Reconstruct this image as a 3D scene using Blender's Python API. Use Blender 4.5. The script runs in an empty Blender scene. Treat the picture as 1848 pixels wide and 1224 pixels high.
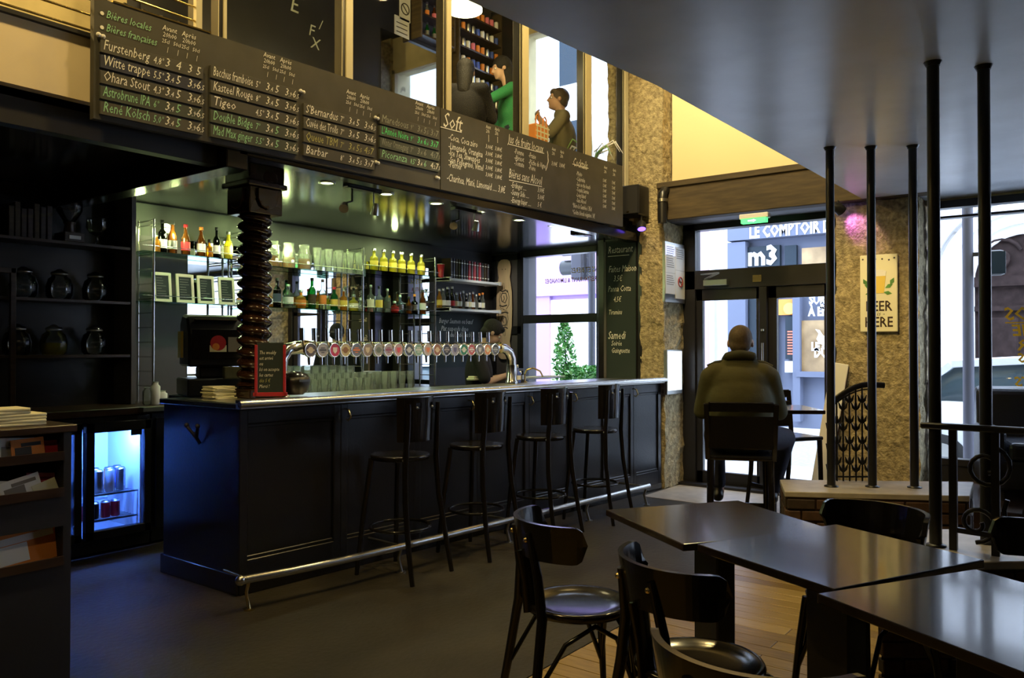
import bpy, bmesh, math, random
from mathutils import Vector as V, Matrix, Euler
random.seed(7)
SC = bpy.context.scene
COL = SC.collection
PI = math.pi
# ------------------------------------------------------------------ camera, sky, lights, exposure
YAW = math.radians(37.2)
PITCH = math.atan(16/1440)
EYE = V((0, 0, 1.45))
FW = V((math.cos(YAW)*math.cos(PITCH), math.sin(YAW)*math.cos(PITCH), math.sin(PITCH)))
RT = V((math.sin(YAW), -math.cos(YAW), 0))
UP = RT.cross(FW)
cam = bpy.data.cameras.new('camera'); cam.sensor_width = 36; cam.lens = 1440*36/1848; cam.clip_start = .05; cam.clip_end = 200
camo = bpy.data.objects.new('camera', cam); COL.objects.link(camo)
camo.matrix_world = Matrix.Translation(EYE) @ Matrix((RT, UP, -FW)).transposed().to_4x4()
SC.camera = camo
SC.view_settings.view_transform = 'Standard'
try: SC.view_settings.look = 'None'
except Exception: pass
SC.view_settings.gamma = 1; SC.view_settings.use_curve_mapping = False
SC.view_settings.exposure = 0.0
w = bpy.data.worlds.new('sky'); SC.world = w; w.use_nodes = True
nt = w.node_tree
bg = nt.nodes['Background']
# an even overcast evening sky, a little brighter overhead
tc = nt.nodes.new('ShaderNodeTexCoord'); sx = nt.nodes.new('ShaderNodeSeparateXYZ'); cr = nt.nodes.new('ShaderNodeValToRGB')
nt.links.new(tc.outputs['Generated'], sx.inputs[0]); nt.links.new(sx.outputs['Z'], cr.inputs[0]); nt.links.new(cr.outputs[0], bg.inputs[0])
cr.color_ramp.elements[0].color = (.55, .66, .92, 1); cr.color_ramp.elements[1].color = (.66, .78, 1.0, 1)
bg.inputs[1].default_value = 9.5

def lamp(kind, name, loc, power, col, size=.1, aim=None, spot=None, size_y=None, blend=.5, portal=False):
    l = bpy.data.lights.new(name, kind); l.energy = power; l.color = col
    if kind == 'AREA':
        l.size = size
        if size_y: l.shape = 'RECTANGLE'; l.size_y = size_y
        if portal: l.cycles.is_portal = True
    else:
        l.shadow_soft_size = size
    if kind == 'SPOT': l.spot_size = math.radians(spot or 60); l.spot_blend = blend
    o = bpy.data.objects.new(name, l); COL.objects.link(o); o.location = loc
    if aim is not None:
        o.rotation_euler = (V(aim)-V(loc)).to_track_quat('-Z', 'Y').to_euler()
    return o
WARM = (1.0, .70, .26); WARM2 = (1.0, .80, .42); GRN = (.80, 1.0, .42)
# warm ceiling lamps of the double-height space and the gallery
lamp('POINT', 'hall_lamp_light', (5.3, 2.75, 4.9), 150, WARM, .12)
lamp('POINT', 'hall_lamp_light', (3.2, 2.75, 4.9), 110, WARM, .12)
lamp('POINT', 'hall_lamp_light', (.6, 2.8, 4.9), 230, WARM, .12)
lamp('SPOT', 'screen_light', (5.6, 3.0, 5.3), 300, (1, .84, .52), .1, aim=(7.6, 3.0, 3.6), spot=70, blend=.8)
lamp('POINT', 'gallery_lamp_light', (.9, 5.3, 4.4), 170, WARM, .1)
# added warm fill spots without fixtures: wooden floor, stone piers, flyer rack
lamp('SPOT', 'warm_fill_light', (4.35, 1.45, 2.72), 85, (1, .78, .34), .05, aim=(4.1, 1.5, 0), spot=90, blend=.8)
lamp('SPOT', 'warm_fill_light', (3.0, 2.25, 4.9), 110, (1, .74, .36), .05, aim=(3.1, 1.95, 0), spot=26, blend=.8)
lamp('SPOT', 'warm_fill_light', (5.6, 1.6, 2.7), 80, WARM, .05, aim=(7.55, 1.75, 1.4), spot=60, blend=.7)
lamp('SPOT', 'warm_fill_light', (5.5, 3.0, 4.6), 110, WARM, .05, aim=(7.5, 3.85, 1.9), spot=38, blend=.7)
lamp('SPOT', 'warm_fill_light', (.2, 1.6, 2.7), 18, WARM2, .05, aim=(1.3, 3.3, .9), spot=70, blend=.9)
lamp('SPOT', 'tap_fill_light', (4.7, 2.3, 3.7), 70, WARM2, .06, aim=(4.7, 4.35, 1.4), spot=70, blend=.8)  # added frontal fill that brightens the tap badges, no fixture
# daylight openings guide the sampling of the sky
for (y0, y1, z0, z1) in ((4.75, 5.82, .95, 2.63), (2.1, 3.6, .1, 2.65), (-2.4, 1.26, .5, 2.7), (4.44, 5.85, 3.3, 5.35)):
    lamp('AREA', 'window_portal', (8.3, (y0+y1)/2, (z0+z1)/2), 1, (1, 1, 1), y1-y0, aim=(0, (y0+y1)/2, (z0+z1)/2), size_y=z1-z0, portal=True)

# ------------------------------------------------------------------ materials
MATS = {}
def mat(name, col, rough=.5, metal=0, emit=0, ecol=None, noise=0, nscale=8, bump=0, bscale=40, col2=None, stretch=None, spec=.5, coat=0):
    m = bpy.data.materials.new(name); m.use_nodes = True; n = m.node_tree; b = n.nodes['Principled BSDF']; L = n.links.new
    c4 = (*col, 1)
    b.inputs['Base Color'].default_value = c4; b.inputs['Roughness'].default_value = rough; b.inputs['Metallic'].default_value = metal
    b.inputs['Specular IOR Level'].default_value = spec
    if coat: b.inputs['Coat Weight'].default_value = coat; b.inputs['Coat Roughness'].default_value = .08
    if emit:
        b.inputs['Emission Color'].default_value = (*(ecol or col), 1); b.inputs['Emission Strength'].default_value = emit
    if noise or bump:
        t = n.nodes.new('ShaderNodeTexCoord'); mp = n.nodes.new('ShaderNodeMapping'); L(t.outputs['Object'], mp.inputs[0])
        if stretch: mp.inputs['Scale'].default_value = stretch
    if noise:
        k = n.nodes.new('ShaderNodeTexNoise'); k.inputs['Scale'].default_value = nscale; k.inputs['Detail'].default_value = 6
        L(mp.outputs[0], k.inputs['Vector'])
        r = n.nodes.new('ShaderNodeValToRGB'); r.color_ramp.elements[0].position = .35; r.color_ramp.elements[1].position = .68
        a = col2 or tuple(x*(1-noise) for x in col)
        r.color_ramp.elements[0].color = (*a, 1); r.color_ramp.elements[1].color = c4
        L(k.outputs[0], r.inputs[0]); L(r.outputs[0], b.inputs['Base Color'])
    if bump:
        k2 = n.nodes.new('ShaderNodeTexNoise'); k2.inputs['Scale'].default_value = bscale; k2.inputs['Detail'].default_value = 5
        L(mp.outputs[0], k2.inputs['Vector'])
        bn = n.nodes.new('ShaderNodeBump'); bn.inputs['Strength'].default_value = bump; bn.inputs['Distance'].default_value = .02
        L(k2.outputs[0], bn.inputs['Height']); L(bn.outputs[0], b.inputs['Normal'])
    return m
def glassmat(name, col, refl=.12, rough=.0, body=0, bcol=None):
    """thin clear glass: tinted see-through with mirror reflections, optionally some body colour"""
    m = bpy.data.materials.new(name); m.use_nodes = True; n = m.node_tree; L = n.links.new
    n.nodes.remove(n.nodes['Principled BSDF']); out = n.nodes['Material Output']
    t = n.nodes.new('ShaderNodeBsdfTransparent'); t.inputs[0].default_value = (*col, 1)
    g = n.nodes.new('ShaderNodeBsdfGlossy'); g.inputs['Roughness'].default_value = rough
    lw = n.nodes.new('ShaderNodeLayerWeight'); lw.inputs[0].default_value = refl
    base = t.outputs[0]
    if body:
        d = n.nodes.new('ShaderNodeBsdfTranslucent'); d.inputs[0].default_value = (*(bcol or col), 1)
        d2 = n.nodes.new('ShaderNodeBsdfDiffuse'); d2.inputs[0].default_value = (*(bcol or col), 1)
        a = n.nodes.new('ShaderNodeMixShader'); a.inputs[0].default_value = .5; L(d.outputs[0], a.inputs[1]); L(d2.outputs[0], a.inputs[2])
        x = n.nodes.new('ShaderNodeMixShader'); x.inputs[0].default_value = body; L(t.outputs[0], x.inputs[1]); L(a.outputs[0], x.inputs[2]); base = x.outputs[0]
    mx = n.nodes.new('ShaderNodeMixShader'); L(lw.outputs['Fresnel'], mx.inputs[0]); L(base, mx.inputs[1]); L(g.outputs[0], mx.inputs[2])
    L(mx.outputs[0], out.inputs[0])
    return m
M = dict(
 concrete=mat('concrete', (.042, .037, .026), .5, noise=.35, nscale=3, bump=.15, bscale=30, spec=.3),
 plank=mat('oak_plank', (.34, .235, .080), .30, noise=.35, nscale=6, stretch=(14, 1.2, 1)),
 plank2=mat('oak_plank_dark', (.25, .165, .052), .32, noise=.4, nscale=6, stretch=(14, 1.2, 1)),
 plank3=mat('oak_plank_pale', (.40, .285, .11), .28, noise=.3, nscale=6, stretch=(14, 1.2, 1)),
 tile=mat('entrance_tile', (.42, .38, .32), .35, noise=.25, nscale=10),
 stone=mat('rough_stone', (.52, .43, .24), .95, noise=.55, nscale=24, bump=1.0, bscale=55),
 blackwood=mat('black_wood', (.012, .010, .010), .28, noise=.3, nscale=5, stretch=(1, 1, 6)),
 barwood=mat('bar_black_paint', (.0075, .008, .011), .30, bump=.05, bscale=60),
 brownwood=mat('dark_brown_wood', (.045, .024, .014), .35, noise=.5, nscale=5, stretch=(1, 1, 8)),
 twist=mat('carved_brown_wood', (.036, .015, .008), .16, noise=.4, nscale=9),
 beam=mat('beam_brown', (.075, .052, .022), .7, noise=.45, nscale=4, stretch=(8, 1, 8)),
 black=mat('matt_black', (.010, .010, .012), .6),
 frame=mat('black_frame_paint', (.012, .012, .015), .35),
 satin=mat('satin_black', (.009, .008, .008), .17),
 board=mat('chalkboard', (.062, .060, .048), .75, noise=.25, nscale=5),
 slat=mat('chalkboard_slat', (.070, .068, .056), .75, noise=.2, nscale=7),
 slatblue=mat('chalkboard_slat_blue', (.030, .034, .060), .75, noise=.2, nscale=7),
 slatgreen=mat('chalkboard_slat_green', (.060, .072, .058), .75, noise=.2, nscale=7),
 wallboard=mat('gallery_black_panel', (.016, .016, .019), .28, noise=.3, nscale=4),
 greenboard=mat('green_chalkboard', (.014, .026, .024), .7),
 chalk=mat('white_chalk', (.78, .78, .70), .9), chalkgreen=mat('green_chalk', (.30, .62, .36), .9), chalkdim=mat('dim_chalk', (.30, .32, .26), .9),
 chalkbright=mat('bright_green_chalk', (.10, .75, .25), .9), chalkyellow=mat('yellow_chalk', (.42, .42, .16), .9), chalkred=mat('red_chalk', (.5, .1, .1), .9),
 beige=mat('beige_plaster', (.78, .66, .44), .8, noise=.08, nscale=4),
 ochre=mat('ochre_plaster', (.62, .52, .28), .85, noise=.2, nscale=4),
 postpaint=mat('cream_post_paint', (.56, .52, .36), .5),
 darkpaint=mat('dark_wall_paint', (.030, .030, .034), .6, noise=.2, nscale=4),
 greywall=mat('grey_panel_paint', (.105, .095, .100), .5, noise=.2, nscale=3),
 greenwall=mat('pale_wall_paint', (.075, .08, .068), .6),
 ceil=mat('ceiling_gloss_grey', (.56, .61, .69), .28, noise=.16, nscale=3, bump=.05, bscale=6),
 barceil=mat('bar_ceiling_gloss', (.030, .032, .034), .13, noise=.2, nscale=4),
 mirror=mat('mirror_silver', (.86, .90, .88), .015, metal=1),
 smoke=mat('dark_mirror', (.42, .44, .48), .03, metal=1),
 chrome=mat('chrome', (.75, .75, .74), .16, metal=1), brass=mat('brass', (.78, .60, .26), .22, metal=1),
 zinc=mat('zinc_edge', (.62, .62, .60), .26, metal=1), steel=mat('brushed_steel', (.5, .5, .48), .3, metal=1),
 white=mat('white_paint', (.80, .80, .78), .5), paper=mat('white_paper', (.82, .82, .80), .8), cream=mat('cream_frame', (.78, .76, .55), .5),
 red=mat('red_paint', (.42, .02, .03), .4), orange=mat('orange_print', (.75, .25, .04), .6), yellow=mat('yellow_print', (.78, .58, .10), .6),
 pink=mat('pink_print', (.75, .20, .28), .7), blue=mat('blue_print', (.05, .10, .45), .5), green=mat('green_print', (.08, .35, .14), .5),
 screen=mat('screen_cloth', (.86, .70, .40), .8),
 leather=mat('black_leather', (.020, .022, .030), .32, bump=.12, bscale=50),
 tabletop=mat('table_top_brown', (.022, .014, .010), .20, coat=.5, noise=.25, nscale=10, bump=.03, bscale=90, stretch=(1, 6, 1)),
 iron=mat('wrought_iron', (.020, .020, .022), .4, metal=.6),
 skin=mat('skin', (.52, .30, .20), .55), skin2=mat('skin_pale', (.60, .38, .27), .55),
 hair=mat('dark_hair', (.010, .008, .007), .75, bump=.4, bscale=120), hairbrown=mat('brown_hair', (.055, .035, .02), .55, bump=.4, bscale=120),
 hairgrey=mat('short_grey_brown_hair', (.13, .095, .060), .8, noise=.3, nscale=60),
 olive=mat('olive_cotton', (.085, .080, .028), .85, noise=.25, nscale=5, bump=.25, bscale=14),
 olive2=mat('olive_collar', (.045, .045, .022), .85), grey_shirt=mat('khaki_shirt', (.16, .14, .08), .85, bump=.2, bscale=14),
 jeans=mat('dark_jeans', (.018, .022, .045), .85, noise=.2, nscale=30), blackcloth=mat('black_cotton', (.012, .011, .015), .85, bump=.2, bscale=14),
 greencloth=mat('green_cardigan', (.03, .26, .10), .85, bump=.25, bscale=14), pinkcloth=mat('pink_top', (.6, .3, .3), .85),
 shoe=mat('black_shoe', (.01, .01, .01), .4),
 maple=mat('maple_deck', (.74, .56, .36), .45, noise=.12, nscale=4, stretch=(1, 10, 1)), ink=mat('dark_ink', (.05, .045, .04), .7), inkgrey=mat('grey_ink', (.22, .20, .17), .7),
 plastic=mat('black_plastic', (.012, .012, .013), .35),
 leaf=mat('leaf_green', (.10, .36, .06), .5, noise=.5, nscale=12), leaf2=mat('leaf_pale', (.22, .46, .12), .5),
 # light givers
 bulb=mat('lit_bulb', (1, .95, .7), .5, emit=14, ecol=(1, .92, .50)),
 bulbg=mat('lit_bulb_green', (1, 1, .7), .5, emit=9, ecol=(.92, 1, .45)),
 shade=mat('lit_lamp_shade', (1, .95, .75), .5, emit=5, ecol=(1, .90, .50)),
 purple=mat('lit_purple_lens', (.2, .1, 1), .5, emit=5, ecol=(.16, .08, 1)),
 exitgreen=mat('lit_exit_panel', (.1, .9, .2), .5, emit=2.2, ecol=(.06, .85, .16)), exitwhite=mat('exit_symbol', (.9, 1, .9), .5, emit=2.5, ecol=(.8, 1, .8)),
 fridgelight=mat('lit_fridge_tube', (.4, .6, 1), .5, emit=26, ecol=(.22, .42, 1)),
 lightbox=mat('lit_menu_sheet', (.9, .95, 1), .6, emit=.9, ecol=(.80, .90, 1)),
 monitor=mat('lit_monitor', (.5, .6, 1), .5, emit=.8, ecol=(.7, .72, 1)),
 # glass
 pane=glassmat('window_glass', (.96, .98, .98), .06), glass=glassmat('drinking_glass', (.92, .95, .92), .30, body=.28, bcol=(.8, .85, .75)),
 shelfglass=glassmat('shelf_glass', (.55, .80, .68), .3), jar=glassmat('jar_glass', (.80, .84, .86), .4),
 g_green=glassmat('green_bottle_glass', (.06, .32, .09), .3, body=.3, bcol=(.03, .34, .08)), g_brown=glassmat('brown_bottle_glass', (.40, .15, .03), .3, body=.3, bcol=(.40, .13, .02)),
 g_dark=glassmat('dark_bottle_glass', (.03, .03, .03), .3, body=.2, bcol=(.01, .015, .01)), g_clear=glassmat('clear_bottle_glass', (.82, .86, .82), .30, body=.15, bcol=(.8, .85, .78)),
 g_amber=glassmat('amber_spirit', (.85, .46, .08), .3, body=.4, bcol=(.75, .36, .05)), g_yellow=glassmat('yellow_liqueur', (.80, .72, .10), .3, body=.45, bcol=(.80, .70, .08)),
 g_red=glassmat('red_drink', (.55, .05, .03), .3, body=.3, bcol=(.55, .04, .03)), g_blue=glassmat('blue_gin', (.55, .75, .88), .3, body=.1),
 # outside
 pave=mat('pavement', (.64, .64, .64), .8, noise=.15, nscale=5), asphalt=mat('asphalt', (.34, .34, .35), .9, noise=.2, nscale=20),
 mauve=mat('mauve_render', (.34, .225, .46), .8, spec=.12), slateblue=mat('slate_blue_render', (.085, .11, .17), .8, spec=.12), palestone=mat('pale_stone', (.74, .73, .72), .8, noise=.08, nscale=6),
 shopgrey=mat('shop_grey_paint', (.13, .145, .20), .7, spec=.12), shopdark=mat('shop_dark_glass', (.022, .032, .042), .3, spec=.12), pinkwall=mat('pink_render', (.40, .29, .34), .8, spec=.12),
 doorwood=mat('old_door_wood', (.034, .022, .020), .6, noise=.4, nscale=8, spec=.08), carwhite=mat('white_car_paint', (.80, .82, .85), .2, coat=.6), carglass=mat('car_window', (.06, .085, .10), .06, spec=.3),
 pole=mat('grey_pole', (.10, .10, .125), .6, spec=.2), tyre=mat('tyre', (.02, .02, .02), .8), gold=mat('yellow_vinyl', (.9, .62, .04), .6, ), redvinyl=mat('red_vinyl', (.75, .18, .10), .6),
)
# ------------------------------------------------------------------ mesh helpers
class MB:
    def __init__(s): s.v = []; s.f = []; s.mi = []; s.sm = []
    def add(s, vs, fs, m=0, sm=False, X=None):
        b = len(s.v)
        s.v += [(X @ V(p)) if X is not None else V(p) for p in vs]
        s.f += [tuple(b+i for i in f) for f in fs]; s.mi += [m]*len(fs); s.sm += [sm]*len(fs)
        return s
    def box(s, x0, y0, z0, x1, y1, z1, m=0, X=None):
        if x0 > x1: x0, x1 = x1, x0
        if y0 > y1: y0, y1 = y1, y0
        if z0 > z1: z0, z1 = z1, z0
        vs = [(x, y, z) for x in (x0, x1) for y in (y0, y1) for z in (z0, z1)]
        return s.add(vs, [(0, 1, 3, 2), (4, 6, 7, 5), (0, 4, 5, 1), (2, 3, 7, 6), (0, 2, 6, 4), (1, 5, 7, 3)], m, False, X)
    def bar(s, p, q, w, h, m=0, up=(0, 0, 1)):
        """rectangular bar from p to q, w sideways, h along up"""
        p, q = V(p), V(q); d = (q-p); L = d.length; d.normalize(); u = V(up)
        if abs(d.dot(u)) > .98: u = V((1, 0, 0))
        sd = d.cross(u).normalized(); u = sd.cross(d)
        X = Matrix((d, sd, u)).transposed().to_4x4(); X.translation = p
        return s.box(0, -w/2, -h/2, L, w/2, h/2, m, X)
    def tube(s, pts, r, n=8, m=0, closed=False, flat=None, cap=True):
        pts = [V(p) for p in pts]; N = len(pts)
        rs = r if isinstance(r, (list, tuple)) else [r]*N
        vs = []; fs = []
        prev = None
        for i, p in enumerate(pts):
            a = pts[(i-1) % N] if (closed or i > 0) else p; c = pts[(i+1) % N] if (closed or i < N-1) else p
            t = (c-a).normalized()
            if prev is None:
                ref = V((0, 0, 1)) if abs(t.z) < .9 else V((1, 0, 0))
                nn = (ref - t*ref.dot(t)).normalized()
            else:
                nn = (prev - t*prev.dot(t)).normalized()
            prev = nn; bb = t.cross(nn)
            for k in range(n):
                a_ = 2*PI*k/n
                vs.append(p + nn*(math.cos(a_)*rs[i]) + bb*(math.sin(a_)*rs[i]*(flat or 1)))
        M_ = N if closed else N-1
        for i in range(M_):
            for k in range(n):
                j = (i+1) % N
                fs.append((i*n+k, i*n+(k+1) % n, j*n+(k+1) % n, j*n+k))
        s.add(vs, fs, m, True)
        if cap and not closed:
            s.add(vs[:n], [tuple(range(n))[::-1]], m); s.add(vs[-n:], [tuple(range(n))], m)
        return s
    def lathe(s, prof, n=12, m=0, X=None, sx=1, sy=1, caps=True, sm=True):
        vs = []; fs = []
        for r, z in prof:
            for k in range(n):
                a = 2*PI*k/n; vs.append((math.cos(a)*r*sx, math.sin(a)*r*sy, z))
        for i in range(len(prof)-1):
            for k in range(n):
                fs.append((i*n+k, i*n+(k+1) % n, (i+1)*n+(k+1) % n, (i+1)*n+k))
        s.add(vs, fs, m, sm, X)
        if caps:
            if prof[0][0] > 1e-5: s.add(vs[:n], [tuple(range(n))[::-1]], m, False, X)
            if prof[-1][0] > 1e-5: s.add(vs[-n:], [tuple(range(n))], m, False, X)
        return s
    def cyl(s, p, q, r, n=10, m=0, r2=None):
        return s.tube([p, q], [r, r if r2 is None else r2], n, m)
    def ball(s, c, r, m=0, n=10, k=6, X=None):
        if not isinstance(r, (tuple, list)): r = (r, r, r)
        prof = [(max(1e-6, math.sin(PI*i/k)), -math.cos(PI*i/k)) for i in range(k+1)]
        T = Matrix.Translation(V(c)) @ (X or Matrix()) @ Matrix.Diagonal((*r, 1))
        return s.lathe(prof, n, m, T, caps=False)
    def prism(s, poly, z0, z1, m=0, X=None, sm=False):
        n = len(poly)
        vs = [(x, y, z0) for x, y in poly]+[(x, y, z1) for x, y in poly]
        fs = [tuple(range(n))[::-1], tuple(range(n, 2*n))]+[(i, (i+1) % n, n+(i+1) % n, n+i) for i in range(n)]
        return s.add(vs, fs, m, sm, X)
    def mesh(s, name, mats, bev=0, inv=None, seg=1):
        me = bpy.data.meshes.new(name)
        vs = [inv @ p for p in s.v] if inv is not None else s.v
        me.from_pydata([tuple(p) for p in vs], [], s.f)
        for m in (mats if isinstance(mats, (list, tuple)) else [mats]): me.materials.append(M[m] if isinstance(m, str) else m)
        me.polygons.foreach_set('material_index', s.mi); me.polygons.foreach_set('use_smooth', s.sm)
        if bev:
            bm = bmesh.new(); bm.from_mesh(me)
            bmesh.ops.remove_doubles(bm, verts=bm.verts, dist=1e-5)
            ed = [e for e in bm.edges if len(e.link_faces) == 2 and e.calc_face_angle(0) > .6]
            bmesh.ops.bevel(bm, geom=ed, offset=bev, segments=seg, affect='EDGES', profile=.5, clamp_overlap=True)
            bm.to_mesh(me); bm.free()
        me.validate(); me.update()
        return me
    def build(s, name, mats, parent=None, bev=0, world=False, seg=1):
        inv = None
        if world and parent is not None: inv = WM(parent).inverted()
        o = bpy.data.objects.new(name, s.mesh(name, mats, bev, inv, seg)); COL.objects.link(o)
        if parent is not None: o.parent = parent
        return o
    def text(s, txt, size, X, m=0, shear=0, align='LEFT', bold=0, sx=1):
        me = textmesh(txt, size, shear, align, bold)
        S = Matrix.Diagonal((sx, 1, 1, 1))
        s.add([v.co.copy() for v in me.vertices], [tuple(p.vertices) for p in me.polygons], m, False, X @ S)
        bpy.data.meshes.remove(me)
        return s
def WM(o):
    m = o.matrix_basis.copy(); p = o.parent
    while p is not None: m = p.matrix_basis @ m; p = p.parent
    return m
def textmesh(txt, size, shear, align, bold):
    c = bpy.data.curves.new('t', 'FONT'); c.body = txt; c.size = size; c.shear = shear; c.align_x = align; c.resolution_u = 1; c.offset = bold
    o = bpy.data.objects.new('t', c); COL.objects.link(o)
    bpy.context.view_layer.update()
    me = bpy.data.meshes.new_from_object(o.evaluated_get(bpy.context.evaluated_depsgraph_get()))
    bpy.data.objects.remove(o); bpy.data.curves.remove(c)
    return me
def textwidth(txt, size, shear):
    me = textmesh(txt, size, shear, 'LEFT', 0); w_ = max(v.co.x for v in me.vertices); bpy.data.meshes.remove(me); return w_
def basis(o, r, u):
    r = V(r).normalized(); u = V(u).normalized(); n = r.cross(u)
    X = Matrix((r, u, n)).transposed().to_4x4(); X.translation = V(o); return X
def tag(o, label, cat, group=None):
    o['label'] = label; o['category'] = cat
    if group: o['group'] = group
    return o
def thing(name, label, cat, loc=(0, 0, 0), rz=0, group=None):
    o = bpy.data.objects.new(name, None); COL.objects.link(o); o.empty_display_size = .05
    o.location = loc; o.rotation_euler = (0, 0, rz)
    return tag(o, label, cat, group)
def struct(name, mb, mats, bev=0, parent=None):
    o = mb.build(name, mats, parent, bev)
    if parent is None: o['kind'] = 'structure'
    return o
KIDS = {}
def dup(root, loc, rz=None, label=None, group=None):
    kids = KIDS.get(root.name)
    if kids is None:
        kids = KIDS[root.name] = [(c, [g for g in COL.objects if g.parent == c]) for c in COL.objects if c.parent == root]
    r = root.copy(); COL.objects.link(r); r.location = loc
    if rz is not None: r.rotation_euler = (0, 0, rz)
    if label: r['label'] = label
    if group: r['group'] = group
    for c, gs in kids:
        d = c.copy(); COL.objects.link(d); d.parent = r
        for g in gs:
            e = g.copy(); COL.objects.link(e); e.parent = d
    return r
ORD = 'first second third fourth fifth sixth seventh eighth ninth tenth eleventh twelfth thirteenth fourteenth fifteenth sixteenth seventeenth eighteenth nineteenth twentieth'.split()
def at(px, py, X=None, Y=None, Z=None):
    """where the photograph's sight line meets a real plane of the room"""
    r = FW+RT*((px-924)/1440)+UP*((612-py)/1440)
    t = X/r.x if X is not None else Y/r.y if Y is not None else (Z-1.45)/r.z
    return EYE+r*t
# ------------------------------------------------------------------ the setting: floors
b = MB(); b.box(-3, -4, -.12, 8.2, 2.08, -.014)
floor_wood = struct('floor', b, 'brownwood')
b = MB(); b.box(-3, 2.08, -.12, 8.2, 6.5, 0)
struct('floor', b, 'concrete')
pm = {}
def plank(x0, y0, y1, k):
    key = (round(y1-y0, 2), k)
    if key not in pm:
        t = MB(); t.box(0, 0, 0, .106, y1-y0-.004, .014); pm[key] = t.mesh('plank', ['plank', 'plank2', 'plank3'][k], .0015)
    o = bpy.data.objects.new('plank', pm[key]); COL.objects.link(o); o.location = (x0, y0, -.014+random.uniform(-.0006, .0006)); o.parent = floor_wood
for i in range(45):
    x = 1.2+i*.11
    ys = [-1.6]+[-.45, .75] if i % 2 else [-1.6, -1.0, .15, 1.35]
    ys = ys+[2.078]
    for a, c in zip(ys[:-1], ys[1:]): plank(x, a, c, random.choice((0, 0, 1, 2)))
b = MB()
for i in range(38): b.box(-3+i*.11, -4, -.014, -3+i*.11+.106, 2.078, -.001)
for i in range(45): b.box(1.2+i*.11, -4, -.014, 1.2+i*.11+.106, -1.604, -.001)
o = b.build('outer_planks', 'plank', floor_wood); o['kind'] = 'stuff'
b = MB(); b.box(6.15, -4, -.013, 8.0, 2.078, 0); b.box(6.98, 2.082, .0005, 8.0, 3.70, .004)
b.build('entrance_slab', 'tile', floor_wood)

# ------------------------------------------------------------------ walls round the room
b = MB(); b.box(-3, 6.3, -.1, 8.2, 6.5, 2.62); struct('wall_back', b, 'darkpaint')
b = MB(); b.box(-3, 6.3, 2.62, 3.2, 6.5, 5.8); b.box(3.2, 6.3, 2.62, 8.2, 6.5, 5.8, 1); struct('wall_back_gallery', b, ['ochre', 'darkpaint'])
b = MB(); b.box(-3.2, -4, -.1, -3, 6.5, 5.8); struct('wall_left', b, 'darkpaint')
b = MB(); b.box(-3.2, -4.2, -.1, 8.2, -4, 5.8); struct('wall_right', b, 'darkpaint')
b = MB(); b.box(-3.2, -4.2, 5.8, 8.4, 6.5, 6.0); struct('ceiling_hall', b, 'darkpaint')
# gallery floor slab; its underside is the glossy ceiling over the bar
b = MB(); b.box(-3, 4.12, 2.63, 8.0, 6.3, 2.84); struct('ceiling_bar', b, 'barceil')
b = MB()
b.box(2.70, 4.02, 2.565, 7.5, 4.13, 2.66)                # lip along the front of the canopy
b.box(2.62, 4.02, 2.48, 2.76, 6.28, 2.64)               # lip across its end
struct('trim_canopy', b, 'satin', .006)
b = MB(); b.box(-3, 4.06, 2.67, 2.6, 4.12, 2.99); b.box(-3, 4.03, 2.985, 2.6, 4.13, 3.005, 1); struct('trim_gallery_band', b, ['beige', 'black'])
b = MB(); b.box(-3, 4.12, 2.5, 2.66, 4.2, 2.67); struct('trim_passage', b, 'black')

# low glossy ceiling over the dining side: the underside of the second gallery
CZ = 2.765
CF, SF = math.cos(YAW), math.sin(YAW)
edge = [(-3, 2.05), (2.05, 1.97), (3.6, 1.83), (6.3, 1.80), (7.95, 1.78)]
b = MB()
poly = edge+[(7.95, -4), (-3, -4)]
b.prism(poly[::-1], CZ, CZ+.26, 0)
struct('ceiling_low', b, 'ceil')
# two low brick-fronted ledges that bound the cellar stair
LZ = .545
def ledge(name, pts, label):
    t = thing(name, label, 'low wall', (pts[0][0], pts[0][1], 0))
    k = MB(); k.prism(pts, 0, LZ-.03); k.build('core', 'brownwood', t, world=True)
    n = len(pts); cx = sum(p[0] for p in pts)/n; cy = sum(p[1] for p in pts)/n
    k = MB(); k.prism([(x+(x-cx)*.03, y+(y-cy)*.03) for x, y in pts], LZ-.035, LZ); k.build('coping', 'tile', t, world=True, bev=.004)
    bm_ = {}
    for i in range(n):
        p, q = V((*pts[i], 0)), V((*pts[(i+1) % n], 0)); L = (q-p).length; d = (q-p).normalized(); nr = V((d.y, -d.x, 0))
        if nr.dot(EYE-(p+q)/2) < 0: continue
        nb = max(1, round(L/.19))
        for r in range(7):
            for j in range(nb+1):
                a0 = (j-(.5 if r % 2 else 0))*L/nb; a1 = a0+L/nb-.012; a0 = max(a0, 0); a1 = min(a1, L)
                if a1-a0 < .03: continue
                w = MB(); X = Matrix((d, -nr, V((0, 0, 1)))).transposed().to_4x4(); X.translation = p
                w.box(a0, -.012-random.uniform(0, .005), .01+r*.0715, a1, .03, .068+r*.0715, 0, X)
                w.build('brick', random.choice(('brickred', 'brickred', 'brickdark')), t, world=True, bev=.004)
    return t
M['brickred'] = mat('old_brick', (.075, .036, .018), .8, noise=.4, nscale=20); M['brickdark'] = mat('old_brick_dark', (.042, .024, .015), .8, noise=.4, nscale=20)
def xy(px, py, z): v = at(px, py, Z=z); return (v.x, v.y)
ledge('stair_ledge', [xy(1421, 887, LZ), xy(1745, 895, LZ), xy(1752, 870, LZ), xy(1412, 866, LZ)], 'low brick wall with pale top carrying three thin posts and the curved railing')
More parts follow.
